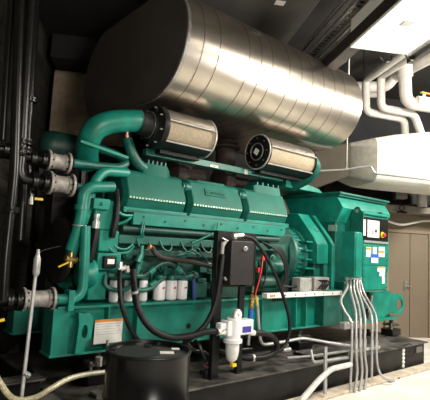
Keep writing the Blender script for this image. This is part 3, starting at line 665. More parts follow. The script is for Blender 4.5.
# ------------------------------------------------------------------ air filters
shroudm = mat('shroud_metal', (.20, .185, .165), .3, .8, noise=.1)
def airfilter(label, p0, p1, front_disc):
    r = .215; t = thing('air_filter', label, 'air filter', (p0+p1)/2-V3((0,0,r)))
    ax = (p1-p0).normalized(); L = (p1-p0).length
    def rr(k): return k
    build('media', MB().lathe(p0, ax, [(r*.86, .03), (r*.86, L-.02)], 40), cream, t, label='ribbed cream filter media')
    # half shroud on top: partial shell
    mb = MB(); n = 14; b = V3((0,-1,0)); c_ = V3((0,0,1))
    def arcs(rad, a0, a1): return [(b*math.cos(math.radians(a0+(a1-a0)*k/n))+c_*math.sin(math.radians(a0+(a1-a0)*k/n)))*rad for k in range(n+1)]
    for a0, a1, sm_ in ((14, 200, shroudm), (-100, -46, black)):
        o_ = arcs(r, a0, a1); i_ = arcs(r-.008, a0, a1)[::-1]
        mb = MB(); mb.prism([p0+ax*.03+v for v in o_+i_], ax*(L-.05))
        build('shroud', mb, sm_, t, label='dark metal half shroud')
    for an in (14, -46):
        v = (b*math.cos(math.radians(an))+c_*math.sin(math.radians(an)))*(r+.002)
        build('edge_rod', MB().cyl(p0+ax*.03+v, p1-ax*.02+v, .008, seg=8), chrome, t)
    wires = MB()
    for k in range(28): wires.ring(p0+ax*(.05+(L-.08)*k/27), ax, r*.862, .002, 32, 4)
    build_parts('mesh_ring', wires, mat('mesh_tan', (.35, .29, .21), .6), t)
    if front_disc:
        build('end_disc', MB().lathe(p0-ax*.02, ax, [(.01, 0), (r*.9, 0), (r*1.04, .012), (r*1.04, .045), (r*.95, .05)], 40), black, t, label='round black end disc')
        build('inner_ring', MB().ring(p0-ax*.022, ax, r*.50, .008), steel, t)
        build('outer_ring', MB().ring(p0-ax*.008, ax, r*1.02, .009), chrome, t)
        q_ = p0-ax*.03; build('centre_badge', MB().obox(q_, ax, V3((0,.8,.6)), V3((0,-.6,.8)), .004, .035, .035), white, t)
        bb = MB()
        for k in range(8):
            an = 2*PI*k/8; bb.cyl(p0-ax*.03+V3((0, math.cos(an), math.sin(an)))*r*.8, p0-ax*.015+V3((0, math.cos(an), math.sin(an)))*r*.8, .009, seg=8)
        build_parts('bolt', bb, steel, t)
    else:
        build('end_collar', MB().lathe(p0-ax*.06, ax, [(r*.72, -.03), (r*.8, 0), (r*1.04, .03), (r*1.06, .05), (r*1.06, .09), (r*1.0, .10)], 40), black, t, label='black clamp collar')
        bb = MB()
        for k in range(8):
            an = 2*PI*k/8+.3; bb.cyl(p0-ax*.07+V3((0, math.cos(an), math.sin(an)))*r*.93, p0-ax*.02+V3((0, math.cos(an), math.sin(an)))*r*.93, .009, seg=8)
        build_parts('bolt', bb, steel, t)
        build('rubber_sleeve', MB().lathe(PY(138, 122, 4.0), PY(152, 126, 4.0)-PY(138, 122, 4.0), [(.125, 0), (.13, .02), (.125, .04), (.13, .06), (.13, .12), (.15, .17)], 28), rubber, t)
        build('sleeve_clamp', MB().ring(PY(149, 125, 4.0), (1,0,0), .136, .006), chrome, t)
    build('end_ring', MB().ring(p1-ax*.02, ax, r*.99, .012), chrome if not front_disc else black, t)
    mid = (p0+p1)/2
    build('mounting_cradle', MB().box(p0.x+.08, p1.x-.06, mid.y+.02, mid.y+.16, mid.z-r-.04, mid.z-r+.03), rubber, t, .005)
    return t
p0 = PY(156, 127.5, 4.0); p1 = V3((PY(206, 135, 4.0).x, 4.0, p0.z))
airfilter('left silver-shrouded air filter joined to the large green intake pipe', p0, p1, False)
p0 = PY(258, 152, 4.0); p1 = V3((PY(305, 164, 4.0).x, 4.0, p0.z))
airfilter('right silver-shrouded air filter with a round black disc facing left', p0, p1, True)
t = thing('intake_elbow', 'short green intake elbow on the right end of the second air filter', 'pipe', p1)
build('pipe_run', MB().tube(smooth_path([p1+V3((.0,0,0)), p1+V3((.08,0,0)), p1+V3((.17,.05,-.04)), p1+V3((.20,.18,-.12)), p1+V3((.18,.4,-.2))]), .15, 18), green_d, t)
build('clamp', MB().ring(p1+V3((.04,0,0)), (1,0,0), .155, .008), black, t)

# ------------------------------------------------------------------ alternator
AL = thing('alternator', 'big green alternator with flared terminal box on top behind control panel', 'alternator', (5.95, 4.4, 1.03))
def octa(x, cy, hw, z0, z1, ch): return [(x, cy-hw, z0), (x, cy-hw, z1-ch), (x, cy-hw+ch*.9, z1), (x, cy+hw-ch*.9, z1), (x, cy+hw, z1-ch), (x, cy+hw, z0)]
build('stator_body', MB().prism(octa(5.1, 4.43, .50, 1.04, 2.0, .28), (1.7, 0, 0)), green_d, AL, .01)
def framepl(x, y0, zb, th):
    # stepped bracket frame open in the middle
    out = [(x, y0, zb), (x, y0, 1.70), (x, y0+.07, 1.80), (x, y0+.36, 2.13), (x, 4.62, 2.13), (x, 4.95, 1.85), (x, 5.08, 1.6), (x, 5.08, zb), (x, 4.9, zb), (x, 4.9, 1.6), (x, 4.6, 1.93), (x, y0+.5, 1.93), (x, y0+.2, 1.64), (x, y0+.18, zb)]
    build('frame_plate', MB().prism(out, (th, 0, 0)), green, AL, .008, smooth=12)
framepl(5.04, 3.84, 1.44, .24)
build('frame_leg', MB().box(5.22, 5.30, 3.86, 4.08, 1.05, 1.62), green_d, AL, .005)
framepl(5.36, 3.83, 1.06, .07)
build('end_shield', MB().lathe((4.98, 4.43, 1.5), (1,0,0), [(.38, 0), (.38, .06), (.36, .1)], 36), green_k, AL)
ls = MB()
for k in range(6): ls.box(4.90, 5.10, 3.92, 4.2, 1.12+.12*k, 1.14+.12*k)
build_parts('louvre', ls, green, AL)
# lifting eye
c = PX(315.5, 234, 5.2); build('lifting_eye', MB().ring(c, (.2, .98, 0), .05, .022, 24, 8), green_k, AL)
# terminal box (flared)
hx0, hx1, yf, yb = 5.52, 6.82, 3.83, 4.92
def hop(x, flare=0): return [(x, yf+.06, 2.04), (x, yf-.05, 2.25), (x, yf+.06, 2.42), (x, yb-.03, 2.42), (x, yb-.2, 2.1), (x, yb-.24, 2.04)]
build('terminal_box', MB().loft([hop(hx0), hop(hx1)]), green, AL, .006, smooth=15)
build('box_lid', MB().box(hx0-.03, hx1+.03, yf-.02, yb+.02, 2.445, 2.475).box(hx0-.01, hx1+.01, yf+.01, yb, 2.415, 2.447), green_d, AL, .004)
build('upper_panel', MB().prism([(hx0, yf+.07, 1.06), (hx0, yf+.07, 2.05), (hx0, yb-.1, 2.05), (hx0, yb-.1, 1.06)], (1.25, 0, 0)), green_d, AL, .006)
c = PX(332.5, 228, hx0-.004); build('data_plate', MB().box(hx0-.008, hx0-.002, c.y-.075, c.y+.075, c.z-.045, c.z+.045), mat('data_plate', (.33, .42, .36), .4, .3), AL, label='pale grey data plate')
bb = MB()
for k in range(6): bb.cyl((hx0-.002, yf+.09+.17*k, 2.09), (hx0-.012, yf+.09+.17*k, 2.09), .010, seg=8)
build_parts('bolt', bb, green_k, AL)
# green flat cover to the left of the terminal box (higher deck)
a_ = PY(282, 190, 4.6); build('rear_cover', MB().prism([(a_.x-.25, 4.3, 2.50), (a_.x+.62, 4.3, 2.50), (a_.x+.5, 4.3, 2.56), (a_.x-.25, 4.3, 2.66)], (0, .8, 0)), green, AL, .006)

# ------------------------------------------------------------------ control cabinet
CT = thing('control_cabinet', 'green control cabinet with black display panel and warning stickers on side of alternator', 'control panel', (6.0, 3.75, 1.08))
Yc = 3.62
x0 = PY(362.5, 250, Yc).x; x1 = PY(387, 250, Yc).x; zb = PY(375, 291, Yc).z; ztp = 2.19
build('cabinet_body', MB().box(x0, x1, Yc, 3.93, zb, ztp), green, CT, .006)
build('cabinet_top', MB().prism([(x0-.02, Yc-.03, ztp-.02), (x1+.02, Yc-.03, ztp-.02), (x1+.02, 3.9, ztp+.05), (x0-.02, 3.9, ztp+.05)], (0, 0, .03)), green, CT, .004)
# side lug plates (in the YZ plane) with holes
def yzlug(x, y0, y1, z0, z1):
    cy = (y0+y1)/2; hw = (y1-y0)/2
    P = [(x, y0, z0), (x, y0, z1-hw*.9)]+[(x, cy-hw*.55*math.cos(PI*k/8), z1-hw*.5+hw*.5*math.sin(PI*k/8)) for k in range(9)]+[(x, y1, z1-hw*.9), (x, y1, z0)]
    o_ = build('lug_plate', MB().prism(P, (.02, 0, 0)), green_d, CT, .003)
    build('lug_hole', MB().cyl((x-.003, cy, z1-.065), (x+.023, cy, z1-.065), .028), steel, o_)
yzlug(x0-.03, Yc-.02, Yc+.18, 1.9, ztp+.09); yzlug(x1+.005, Yc-.0, Yc+.28, 1.9, ztp+.07)
# display area
zd0, zd1 = PY(374, 241, Yc).z, PY(374, 218, Yc).z
build('display_panel', MB().box(x0+.01, x1-.01, Yc-.02, Yc, zd0, zd1), black, CT, .004)
def cpl(name, l, t_, r_, b_, m, y=Yc-.022, d=.006, lab=None):
    A, B = PY(l, (t_+b_)/2, y), PY(r_, (t_+b_)/2, y); C0, C1 = PY((l+r_)/2, b_, y), PY((l+r_)/2, t_, y)
    return build(name, MB().box(A.x, B.x, y-d, y, C0.z, C1.z), m, CT, label=lab)
dsp = cpl('display', 367.3, 220.5, 379, 237.5, screen, lab='pale rectangular display')
cpl('side_strip', 363.2, 219.5, 365.4, 235.5, white)
cpl('display_button', 372, 230.5, 374.2, 234.5, mat('btn', (.35, .36, .38), .5), y=Yc-.030)
cpl('display_button', 375.2, 229.5, 376.6, 232.5, black, y=Yc-.030); cpl('display_icon', 369, 229, 371, 233.5, mat('icon_grey', (.42, .44, .46), .5), y=Yc-.030)
c = PY(382, 235, Yc-.02); build('stop_button', MB().lathe(c, (0,-1,0), [(.045, 0), (.045, .012), (.02, .013), (.02, .03)], 20), yellow, CT, label='yellow collar of stop button')
build('stop_button_cap', MB().lathe(c-V3((0,.03,0)), (0,-1,0), [(.03, 0), (.032, .015), (.02, .025)], 20), red, CT)
cpl('lower_rail', 363, 241, 387, 243.3, mat('rail_pale', (.35, .4, .38), .4, .5), y=Yc-.0, d=.02)
# lower door
dz1 = PY(374, 245, Yc).z
dr = build('panel_door', MB().box(x0+.01, x1-.01, Yc-.012, Yc, zb+.02, dz1), green, CT, .004)
build('door_split', MB().box(x0+.01, x1-.01, Yc-.014, Yc-.011, PY(374, 265.3, Yc).z-.004, PY(374, 265.3, Yc).z+.004), green_k, dr)
bb = MB()
for k in range(8):
    z = zb+.05+(dz1-zb-.1)*k/7
    for x in (x0+.03, x1-.03): bb.cyl((x, Yc-.012, z), (x, Yc-.018, z), .008, seg=8)
build_parts('bolt', bb, green_k, dr)
ys = Yc-.014
cpl('sticker', 366.2, 247, 370.8, 257, white, ys, .003); cpl('sticker_band', 366.4, 247.5, 370.6, 249.8, orange, ys-.003, .002)
cpl('sticker', 372.8, 247, 376.6, 254, white, ys, .003); cpl('sticker', 378.6, 247, 384.5, 257, white, ys, .003); cpl('sticker_band', 378.8, 250.8, 384.3, 252.8, orange, ys-.003, .002)
cpl('sticker', 370.3, 254.2, 378.4, 262, blue, ys-.002, .003, 'blue and white sticker'); cpl('sticker', 371.2, 257.8, 378.0, 263, white, ys-.006, .003)
cpl('sticker', 377.4, 266.8, 385, 271.6, white, ys, .003); cpl('sticker_band', 377.6, 267, 384.8, 268.2, orange, ys-.003, .002)
cpl('sticker', 379.4, 272, 384.6, 276.2, white, ys, .003); cpl('sticker', 382, 276.6, 384.6, 283.6, white, ys, .003)
build('side_handle', MB().tube(fillet([(x1+.01, 3.66, 1.86), (x1+.07, 3.66, 1.86), (x1+.09, 3.66, 1.4), (x1+.01, 3.66, 1.4)], .05), .022, 8).box(x1, x1+.07, 3.64, 3.9, 1.35, 1.75), green, CT)
# junction box in front-left
Yj = 3.46
a_, b_ = PY(354.5, 275, Yj), PY(361.3, 275, Yj)
yjb = PX(341, 277, a_.x).y
zj0 = PY(358, 278, Yj).z; zj1 = PY(358, 232, Yj).z
JB = thing('junction_box', 'tall plain green junction box projecting at the left of the control cabinet', 'junction box', (a_.x+.1, (Yj+yjb)/2, zj0))
build('box_body', MB().box(a_.x, b_.x, Yj, yjb, zj0, zj1), green, JB, .008)
build('box_door', MB().box(a_.x+.01, b_.x-.01, Yj-.012, Yj, zj0+.01, zj1-.01), green, JB, .003)

# grey boxes on the white strip
def gbox(label, l, r_, t_, b_, y):
    A, B = PY(l, b_, y), PY(r_, b_, y); z0_ = 1.087; z1_ = PY(l, t_, y).z
    t = thing('terminal_housing', label, 'box', ((A.x+B.x)/2, y+.06, z0_))
    build('housing', MB().box(A.x, B.x, y, y+.14, z0_, z1_), mat('housing_grey', (.36, .36, .34), .5, .2), t, .006)
    mb = MB()
    for i in (0, 1):
        for j in (0, 1): mb.cyl((A.x+.025+(B.x-A.x-.05)*i, y, z0_+.03+(z1_-z0_-.06)*j), (A.x+.025+(B.x-A.x-.05)*i, y-.006, z0_+.03+(z1_-z0_-.06)*j), .008, seg=8)
    build_parts('screw', mb, steel, t)
    return t, A, B, z1_
gbox('plain grey terminal housing on the white strip beside the cable bundle', 300, 311.5, 278, 292, 3.74)
t, A, B, z_ = gbox('open grey terminal housing with black wires, right of the plain one', 314.5, 329, 277.5, 291, 3.76)
for i in range(5):
    x = A.x+.05+.04*i; build('wire', MB().tube(smooth_path([(x, 3.75, 1.11), (x-.02, 3.70, 1.15), (x+.03, 3.69, 1.2), (x+.01, 3.75, 1.23)]), .008, 6), rubber, t)
pipe('control_cable', 'black cable running from engine to the plain grey housing', 'cable', [PY(283, 286, 3.8), PY(292, 287, 3.8), PY(301, 286, 3.8)], .014, rubber, seg=8)

# ------------------------------------------------------------------ conduits
cl = [
 ('leftmost grey steel conduit bowing out under the junction box', [(347, 279, 3.6), (347, 288, 3.55), (341, 300, 3.4), (344.5, 311, 3.3), (351.3, 323, 3.2), (351.6, 350, 3.14), (350, 392, 3.10)]),
 ('second grey steel conduit from left dropping from the junction box', [(350.5, 279, 3.6), (350.5, 290, 3.55), (354, 304, 3.4), (356, 318, 3.25), (356, 350, 3.14), (357, 372, 3.12), (354.5, 392, 3.08)]),
 ('third grey steel conduit from left dropping from the junction box', [(354, 279, 3.6), (354, 290, 3.55), (358.5, 306, 3.4), (360.5, 322, 3.2), (360.5, 348, 3.14), (362, 372, 3.12), (359.5, 391, 3.08)]),
 ('fourth grey steel conduit from left with gentle S bend', [(357, 279, 3.6), (357, 288, 3.55), (362, 304, 3.4), (365, 320, 3.2), (364.5, 350, 3.14), (366.5, 372, 3.12), (364.5, 390, 3.08)]),
 ('fifth grey steel conduit from left sweeping out from under the cabinet', [(358.6, 279, 3.62), (361, 294, 3.55), (369, 309, 3.35), (372, 322, 3.22), (371.8, 350, 3.16), (371.6, 378, 3.14)]),
 ('rightmost grey steel conduit curving out along the floor', [(360, 279, 3.64), (364, 293, 3.55), (373, 309, 3.35), (376.5, 322, 3.22), (376.3, 350, 3.16), (378, 368, 3.13), (384, 378, 3.06), (394, 381, 3.0)]),
]
for lab, L in cl:
    t = thing('conduit', lab, 'conduit', PY(*L[-1]))
    build('conduit_run', MB().tube(smooth_path([PY(*p) for p in L], 8), .016, 12), conduit, t)
    a_ = PY(*L[4]); build('coupling', MB().cyl(a_, a_+(PY(*L[3])-a_)*.35, .023, seg=14), conduit, t)
    p = PY(*L[0]); build('locknut', MB().cyl(p-V3((0,0,.01)), p+V3((0,0,.03)), .028, seg=8), chrome, t)
t = thing('conduit_clamp', 'horizontal steel strap clamping the row of conduits', 'clamp', PY(364, 350, 3.17))
build('strap', MB().bar(PY(350, 351.5, 3.18), PY(380, 347, 3.18), .014, .035), conduit, t, .003)
t = thing('conduit_fitting', 'square cast fitting between the conduits under the control cabinet', 'fitting', PY(358, 325, 3.2))
build('fitting_body', MB().box(PY(345, 325, 3.25).x, PY(362, 325, 3.25).x, 3.25, 3.33, PY(358, 328, 3.25).z, PY(358, 321.5, 3.25).z), conduit, t, .008)
for i, L in enumerate(([(364, 293, 3.7), (365, 302, 3.68), (368, 312, 3.68)], [(368, 293, 3.7), (368, 303, 3.68), (366, 318, 3.66)], [(372, 294, 3.7), (371, 304, 3.68), (369, 320, 3.66)])):
    pipe('flexible_cable', 'short cable gathered under the control cabinet behind the conduits', 'cable', [PY(*p) for p in L], .018, darkmetal if i % 2 else steel, sm=True, seg=8, group='cables under the control cabinet')
pipe('conduit', 'grey conduit running from the white filter area along the tank top', 'conduit',
     [PY(257, 297, 3.66), PY(258.5, 325, 3.66), PY(261, 345.5, 3.62), PY(285, 341.5, 3.6), PY(303, 338, 3.58), PY(325, 342, 3.4), PY(352, 346, 3.22)], .018, conduit, .08, seg=10)
pipe('conduit', 'grey conduit frame lying above the black tank front edge', 'conduit', [PY(311, 350, 3.28), PY(313, 362.5, 3.22), PY(348, 357.5, 3.2)], .017, conduit, .05, seg=10)
pipe('conduit', 'thin conduit rail on the tank top behind the vertical support', 'conduit', [PY(287, 358, 3.45), PY(312, 356, 3.4), PY(352, 350, 3.25)], .014, conduit, .05, seg=8)
pipe('support_post', 'thin vertical grey post standing before the black tank', 'post', [PY(325.5, 347, 3.18), PY(325, 394, 3.1)], .022, conduit, seg=12)
pipe('drain_pipe', 'thick pale grey pipe slanting down to the floor in front of the tank', 'pipe', [PY(350.5, 364.5, 3.12), PY(331, 369, 3.08), PY(318, 381, 2.98), PY(300, 402, 2.78)], .030, mat('pipe_pale', (.6, .6, .58), .4), .1, seg=14)
t = thing('wire_tray', 'low dark grating with steel edge on tank top left of the conduits', 'tray', PY(325, 350, 3.42))
build('grating', MB().box(PY(313, 352, 3.45).x, PY(345, 346, 3.45).x, 3.4, 3.75, TZ+.001, TZ+.03), black, t, .004)
mb = MB()
for k in range(7): mb.box(PY(313, 352, 3.45).x, PY(345, 346, 3.45).x, 3.41+.05*k, 3.42+.05*k, TZ+.03, TZ+.042)
build('edge_rail', mb, steel, t)

# small clutter on the tank top
for i, (px, py, lab) in enumerate(((303, 347, 'small black valve block on the tank top left of the wire tray'), (352, 331, 'grey cast conduit elbow body resting near the top of the leftmost conduits'), (368, 334, 'dark pipe clamp block on tank top just behind the rightmost conduits'), (286, 350, 'small dusty pipe tee lying on the tank top'))):
    c = PZ(px, py, TZ+.03); t = thing('pipe_fitting', lab, 'fitting', (c.x, c.y, TZ))
    m_ = conduit if i in (1, 3) else black
    build('fitting_body', MB().cyl(c-V3((.07, 0, 0)), c+V3((.07, 0, 0)), .03, seg=12).cyl(c, c+V3((0, 0, .07)), .022, seg=10), m_, t)
    build('fitting_nut', MB().cyl(c+V3((0, 0, .05)), c+V3((0, 0, .075)), .032, seg=6), m_, t)
# ------------------------------------------------------------------ stand, black box, white separator
ST = thing('filter_stand', 'black steel two-post stand bolted to the tank in front of the skid', 'stand', PY(227, 376, 3.45))
xl, xr_ = PY(213, 370, 3.45).x, PY(240, 365, 3.45).x
build('post', MB().box(xl-.045, xl+.045, 3.42, 3.48, TZ, 1.76), black, ST, .004)
build('post', MB().box(xr_-.035, xr_+.035, 3.46, 3.50, TZ, 1.25), black, ST, .004)
build('back_plate', MB().box(xl-.04, PY(254, 240, 3.5).x, 3.46, 3.5, 1.20, 1.76), black, ST, .004)
build('foot_plate', MB().box(xl-.06, xl+.06, 3.40, 3.52, TZ, TZ+.012), black, ST, .003); build('foot_plate', MB().box(xr_-.05, xr_+.05, 3.44, 3.54, TZ, TZ+.012), black, ST, .003)
yb_ = 3.34
A, B = PY(232.5, 265, yb_), PY(253.5, 265, yb_)
zt_, zb__ = PY(243, 241, yb_).z, PY(243, 285, yb_).z
BB = thing('hydraulic_box', 'plain black steel box with hose fittings on the stand beside engine', 'box', ((A.x+B.x)/2, yb_, zb__))
build('box_body', MB().box(A.x-.02, B.x, yb_, 3.455, zb__, zt_), mat('box_black', (.022, .02, .02), .4), BB, .008)
c = PY(245, 248.5, yb_); build('plug', MB().lathe(c, (0,-1,0), [(.028, 0), (.028, .01), (.016, .012), (.016, .03)], 6), chrome, BB)
build('fitting', MB().cyl(PY(233, 236, 3.36), PY(243, 235, 3.36), .022, seg=10).cyl(PY(235, 239, 3.36), PY(235, 233, 3.36), .02, seg=8), chrome, BB)
build('fitting', MB().cyl(PY(222, 254, 3.38), PY(223, 242, 3.38), .018, seg=10).cyl(PY(223, 246, 3.38), PY(226, 241, 3.38), .016, seg=8), chrome, BB)
build('fitting', MB().cyl(PY(222, 238, 3.38), PY(228, 241, 3.38), .008, seg=8), steel, BB); build('fitting', MB().cyl(PY(224, 277, 3.38), PY(226, 280, 3.38), .014, seg=8), steel, BB)

SP = thing('fuel_separator', 'white fuel water separator with gauge hung on the black stand', 'filter', PY(234, 362, 3.34))
Ys = 3.32
def sp(x, y): return PY(x, y, Ys)
cx = sp(233, 330)
zt1, zm, zbm = sp(233, 320).z, sp(233, 342).z, sp(233, 361).z
build('head', MB().box(sp(224.5, 330).x, sp(250, 330).x, Ys-.05, Ys+.07, sp(233, 335).z, zt1).box(sp(218.5, 330).x, sp(226, 330).x, Ys-.03, Ys+.05, sp(233, 333).z, sp(233, 322).z).cyl((cx.x, Ys, sp(233, 340).z), (cx.x, Ys, zt1+.02), .075), whitefil, SP, .010)
build('collar', MB().lathe((cx.x, Ys, zm), (0,0,1), [(.072, -.01), (.095, 0), (.095, .03), (.08, .04)], 24), whitefil, SP)
build('bowl', MB().lathe((cx.x, Ys, zbm), (0,0,1), [(.03, 0), (.052, .02), (.062, .06), (.068, .10), (.068, zm-zbm)], 24), mat('bowl_white', (.72, .72, .68), .25), SP, label='rounded translucent white bowl')
build('drain_cock', MB().cyl((cx.x, Ys, zbm-.05), (cx.x, Ys, zbm), .016, seg=10).bar((cx.x-.02, Ys-.03, zbm-.03), (cx.x+.03, Ys-.03, zbm-.03), .02, .03), yellow, SP)
c = sp(236, 314.5); build('gauge', MB().lathe(c+V3((0,.0,0)), (0,-1,0), [(.048, .0), (.055, .0), (.055, .03), (.046, .034)], 24).cyl(c-V3((0,0,.04)), c-V3((0,0,.07)), .012), chrome, SP)
build('gauge_face', MB().cyl(c-V3((0,.032,0)), c-V3((0,.037,0)), .044), white, SP); build('gauge_needle', MB().bar(c-V3((.015,.039,-.015)), c-V3((-.01,.039,.01)), .005, .004), black, SP)
A, B = sp(239, 328), sp(247.5, 328); build('blue_label', MB().box(A.x, B.x, Ys-.054, Ys-.05, sp(243, 331.5).z, sp(243, 325.5).z), mat('navy', (.05, .04, .3), .5), SP)
c = sp(219, 331); build('braided_fitting', MB().cyl(c, sp(226, 328), .032, seg=16).cyl(sp(217, 332), sp(219, 331.3), .04, seg=8), mat('braid', (.55, .53, .48), .5, .6, noise=.4, nscale=90), SP)
build('outlet_fitting', MB().cyl(sp(249, 332), sp(254, 333), .03, seg=8), whitefil, SP)

# hoses
def hose(lab, L, r, m=rubber, cat='hose'): return pipe('black_hose', lab, cat, [PY(*p) for p in L], r, m, sm=True, seg=12)
hose('thin black hose dropping from the module to behind the drum', [(120, 271, 3.76), (119.5, 285, 3.68), (121.5, 304, 3.62), (128, 324, 3.6), (137, 339, 3.6), (150, 350, 3.62)], .021)
t = thing('black_hose', 'thick black hose looping from oil filters to the white separator', 'hose', PY(160, 334, 3.6))
build('hose_run', MB().tube(smooth_path([PY(*p) for p in ((133, 270, 3.77), (134, 283, 3.72), (136.5, 303, 3.6), (144, 320, 3.55), (156, 332, 3.5), (172, 337.5, 3.46), (190, 336, 3.4), (205, 332, 3.36), (217, 331.5, 3.33))]), .031, 14), rubber, t)
build('hose_clip', MB().cyl(PY(134.3, 291, 3.65), PY(135, 293.5, 3.65), .034), chrome, t)
hose('black hose falling from the black box beside the left post', [(222.5, 255, 3.4), (221, 268, 3.38), (219, 284, 3.37), (215, 304, 3.37), (207, 322, 3.38), (196, 334, 3.4), (184, 343, 3.5)], .026)
t = thing('black_hose', 'thick black hose curling from the right of the white separator', 'hose', PY(270, 350, 3.4))
build('hose_run', MB().tube(smooth_path([PY(*p) for p in ((252, 333, 3.33), (263, 333.5, 3.34), (272, 337, 3.36), (277, 344, 3.38), (275, 352, 3.4), (265, 357, 3.42), (250, 358, 3.44), (232, 355, 3.55), (215, 350, 3.62))]), .032, 14), rubber, t)
build('hose_band', MB().cyl(PY(252, 358, 3.437), PY(254, 358, 3.433), .036), white, t)
hose('long black hose arching from top of black box down past the grey conduit', [(243, 236, 3.36), (252, 238.5, 3.35), (259, 246, 3.35), (268, 260, 3.37), (277, 279, 3.42), (284, 299, 3.45), (289, 318, 3.46), (289, 335, 3.46), (283, 348, 3.45), (270, 355, 3.47), (258, 359, 3.48)], .019)
# blue valve and brass
c = PY(250.5, 312, 3.58)
t = thing('ball_valve', 'brass ball valve with yellow lever above a blue sleeved pipe', 'valve', PY(250, 345, 3.58))
build('blue_sleeve', MB().cyl(PY(249.5, 326, 3.58), PY(251, 309, 3.58), .028), blue, t)
build('lower_pipe', MB().cyl(PY(248, 345, 3.58), PY(249.5, 326, 3.58), .020), steel, t)
build('valve_body', MB().lathe(PY(251, 309, 3.58), (0,0,1), [(.02, 0), (.03, .01), (.03, .04), (.022, .05), (.034, .07), (.034, .11), (.022, .12), (.02, .16)], 10).cyl(PY(252.5, 293, 3.58), PY(253, 283, 3.58), .012, seg=8), brass, t)
build('lever', MB().bar(PY(256, 296, 3.55), PY(257, 306, 3.55), .02, .012, V3((1,0,0))), yellow, t, .003)
# clutter on the tank by the posts
for i, L in enumerate(([(187, 344, 3.62), (193, 350, 3.6), (203, 352, 3.6), (212, 357, 3.6)], [(195, 340, 3.66), (200, 348, 3.6), (206, 362, 3.55)], [(222, 352, 3.68), (236, 350, 3.68), (252, 349, 3.68)])):
    hose(('short black hose on the tank top behind the drum', 'thin black branch hose hanging at the left post foot', 'black hose lying on the tank behind the two posts')[i], L, .02, darkmetal)
p = PY(206, 364, 3.5); t = thing('foot_valve', 'dark small valve standing on the tank top by left post', 'valve', (p.x, 3.5, TZ))
build('valve_body', MB().cyl((p.x, 3.5, TZ), (p.x, 3.5, TZ+.08), .03, seg=10).cyl((p.x-.06, 3.5, TZ+.06), (p.x+.06, 3.5, TZ+.06), .022, seg=10), darkmetal, t)
build('hand_wheel', MB().ring((p.x, 3.5, TZ+.11), (0,0,1), .03, .007, 16, 6), mat('dull_red', (.12, .03, .03), .5), t)

# ------------------------------------------------------------------ drum
DR = thing('oil_drum', 'glossy black steel drum in front of the skid with two white paper slips on lid', 'drum', (1.73, 2.70, 0))
R_ = .282; dc = V3((1.73, 2.70, 0))
build('drum_body', MB().lathe(dc, (0,0,1), [(R_-.01, 0), (R_, .01), (R_, .28), (R_+.012, .295), (R_, .31), (R_, .57), (R_+.012, .585), (R_, .60), (R_, .86), (R_+.006, .875), (R_+.002, .885), (R_-.012, .885), (R_-.014, .865), (.0, .862)], 56), drumblack, DR, smooth=50)
build('lid_ring', MB().ring(dc+V3((0,0,.881)), (0,0,1), R_-.002, .008, 56, 8), black, DR)
build('bung', MB().lathe(PZ(148, 347, .863), (0,0,1), [(.03, 0), (.03, .01), (.015, .014)], 12), black, DR)
build('bung', MB().lathe(PZ(158, 344, .863), (0,0,1), [(.02, 0), (.02, .01), (.01, .014)], 12), black, DR)
build('lid_dust', MB().lathe(dc+V3((-.06, .06, .8645)), (0,0,1), [(.17, 0), (.0, .0005)], 24), mat('lid_dust', (.02, .02, .019), .5), DR)
for i, (x, y, w, h) in enumerate(((167, 352.5, .095, .045), (175.5, 348.7, .055, .03))):
    c = PZ(x, y, .866)
    tag(build('paper_slip', MB().obox(c, V3((.85, -.5, 0)).normalized(), V3((.5, .85, 0)).normalized(), V3((0,0,1)), w/2, h/2*1.5, .001), white),
        ('larger white paper slip lying on the black drum lid', 'smaller white paper slip nearer the back of drum lid')[i], 'paper')

# ------------------------------------------------------------------ left: bellows and black pipes
def bellows(label, p0, p1, r):
    t = thing('flexible_bellows', label, 'bellows', (p0+p1)/2-V3((0,0,r)), 'grey flanged bellows')
    ax = (p1-p0).normalized(); L = (p1-p0).length
    prof = [(r*.62, .02)]
    n = 9
    prof += [(r*.78, .03), (r*.80, .05), (r*.72, .06), (r*.70, L*.5), (r*.72, L-.06), (r*.80, L-.05), (r*.78, L-.03)]
    prof += [(r*.62, L-.02)]
    build('sleeve', MB().lathe(p0, ax, prof, 24), flexgrey, t)
    for p in (p0, p1-ax*.022):
        f_ = build('flange', MB().lathe(p, ax, [(r, 0), (r, .022)], 28), flexgrey, t, .003)
        bb = MB()
        for k in range(8):
            an = 2*PI*k/8; d = V3((0, math.cos(an), math.sin(an)))*r*.84
            bb.cyl(p+d-ax*.015, p+d+ax*.037, .009, seg=6)
        build_parts('bolt', bb, darkmetal, f_)
    return t
def bl(x0_, y0_, x1_, Y): 
    A = PY(x0_, y0_, Y); B = V3((PY(x1_, y0_, Y).x, Y, A.z)); return A, B
b1 = bl(46.5, 160, 69, 3.9); bellows('upper grey flanged flexible bellows in front of the header tank', *b1, .095)
b2 = bl(48, 182.5, 72.5, 3.82); bellows('middle grey flanged flexible bellows just under the upper one', *b2, .10)
b3 = bl(21.5, 299.5, 53, 3.78); bellows('lowest grey flanged bellows beside the end of the skid', *b3, .095)
def bpipe(lab, pts, r, flanges=(), fil=.1, m=darkmetal):
    t = thing('black_pipe', lab, 'pipe', pts[-1])
    build('pipe_run', MB().tube(fillet(pts, fil), r, 16), m, t)
    for p, ax in flanges: build('flange', MB().lathe(V3(p)-V3(ax)*.02, ax, [(r*1.7, 0), (r*1.7, .018), (r*1.75, .022), (r*1.75, .04)], 20), m, t)
    return t
X = V3((1,0,0)); Z = V3((0,0,1))
Y1 = 3.82
bpipe('black vertical pipe curving into middle grey bellows', [PY(31, -20, Y1), PY(20.5, 155, Y1), V3((PY(20, 155, Y1).x, Y1, b2[0].z)), b2[0]], .046, [(PY(22.5, 142, Y1), Z), (PY(22, 150, Y1), Z), (b2[0]-X*.03, X), (b2[0]-X*.12, X)], .16)
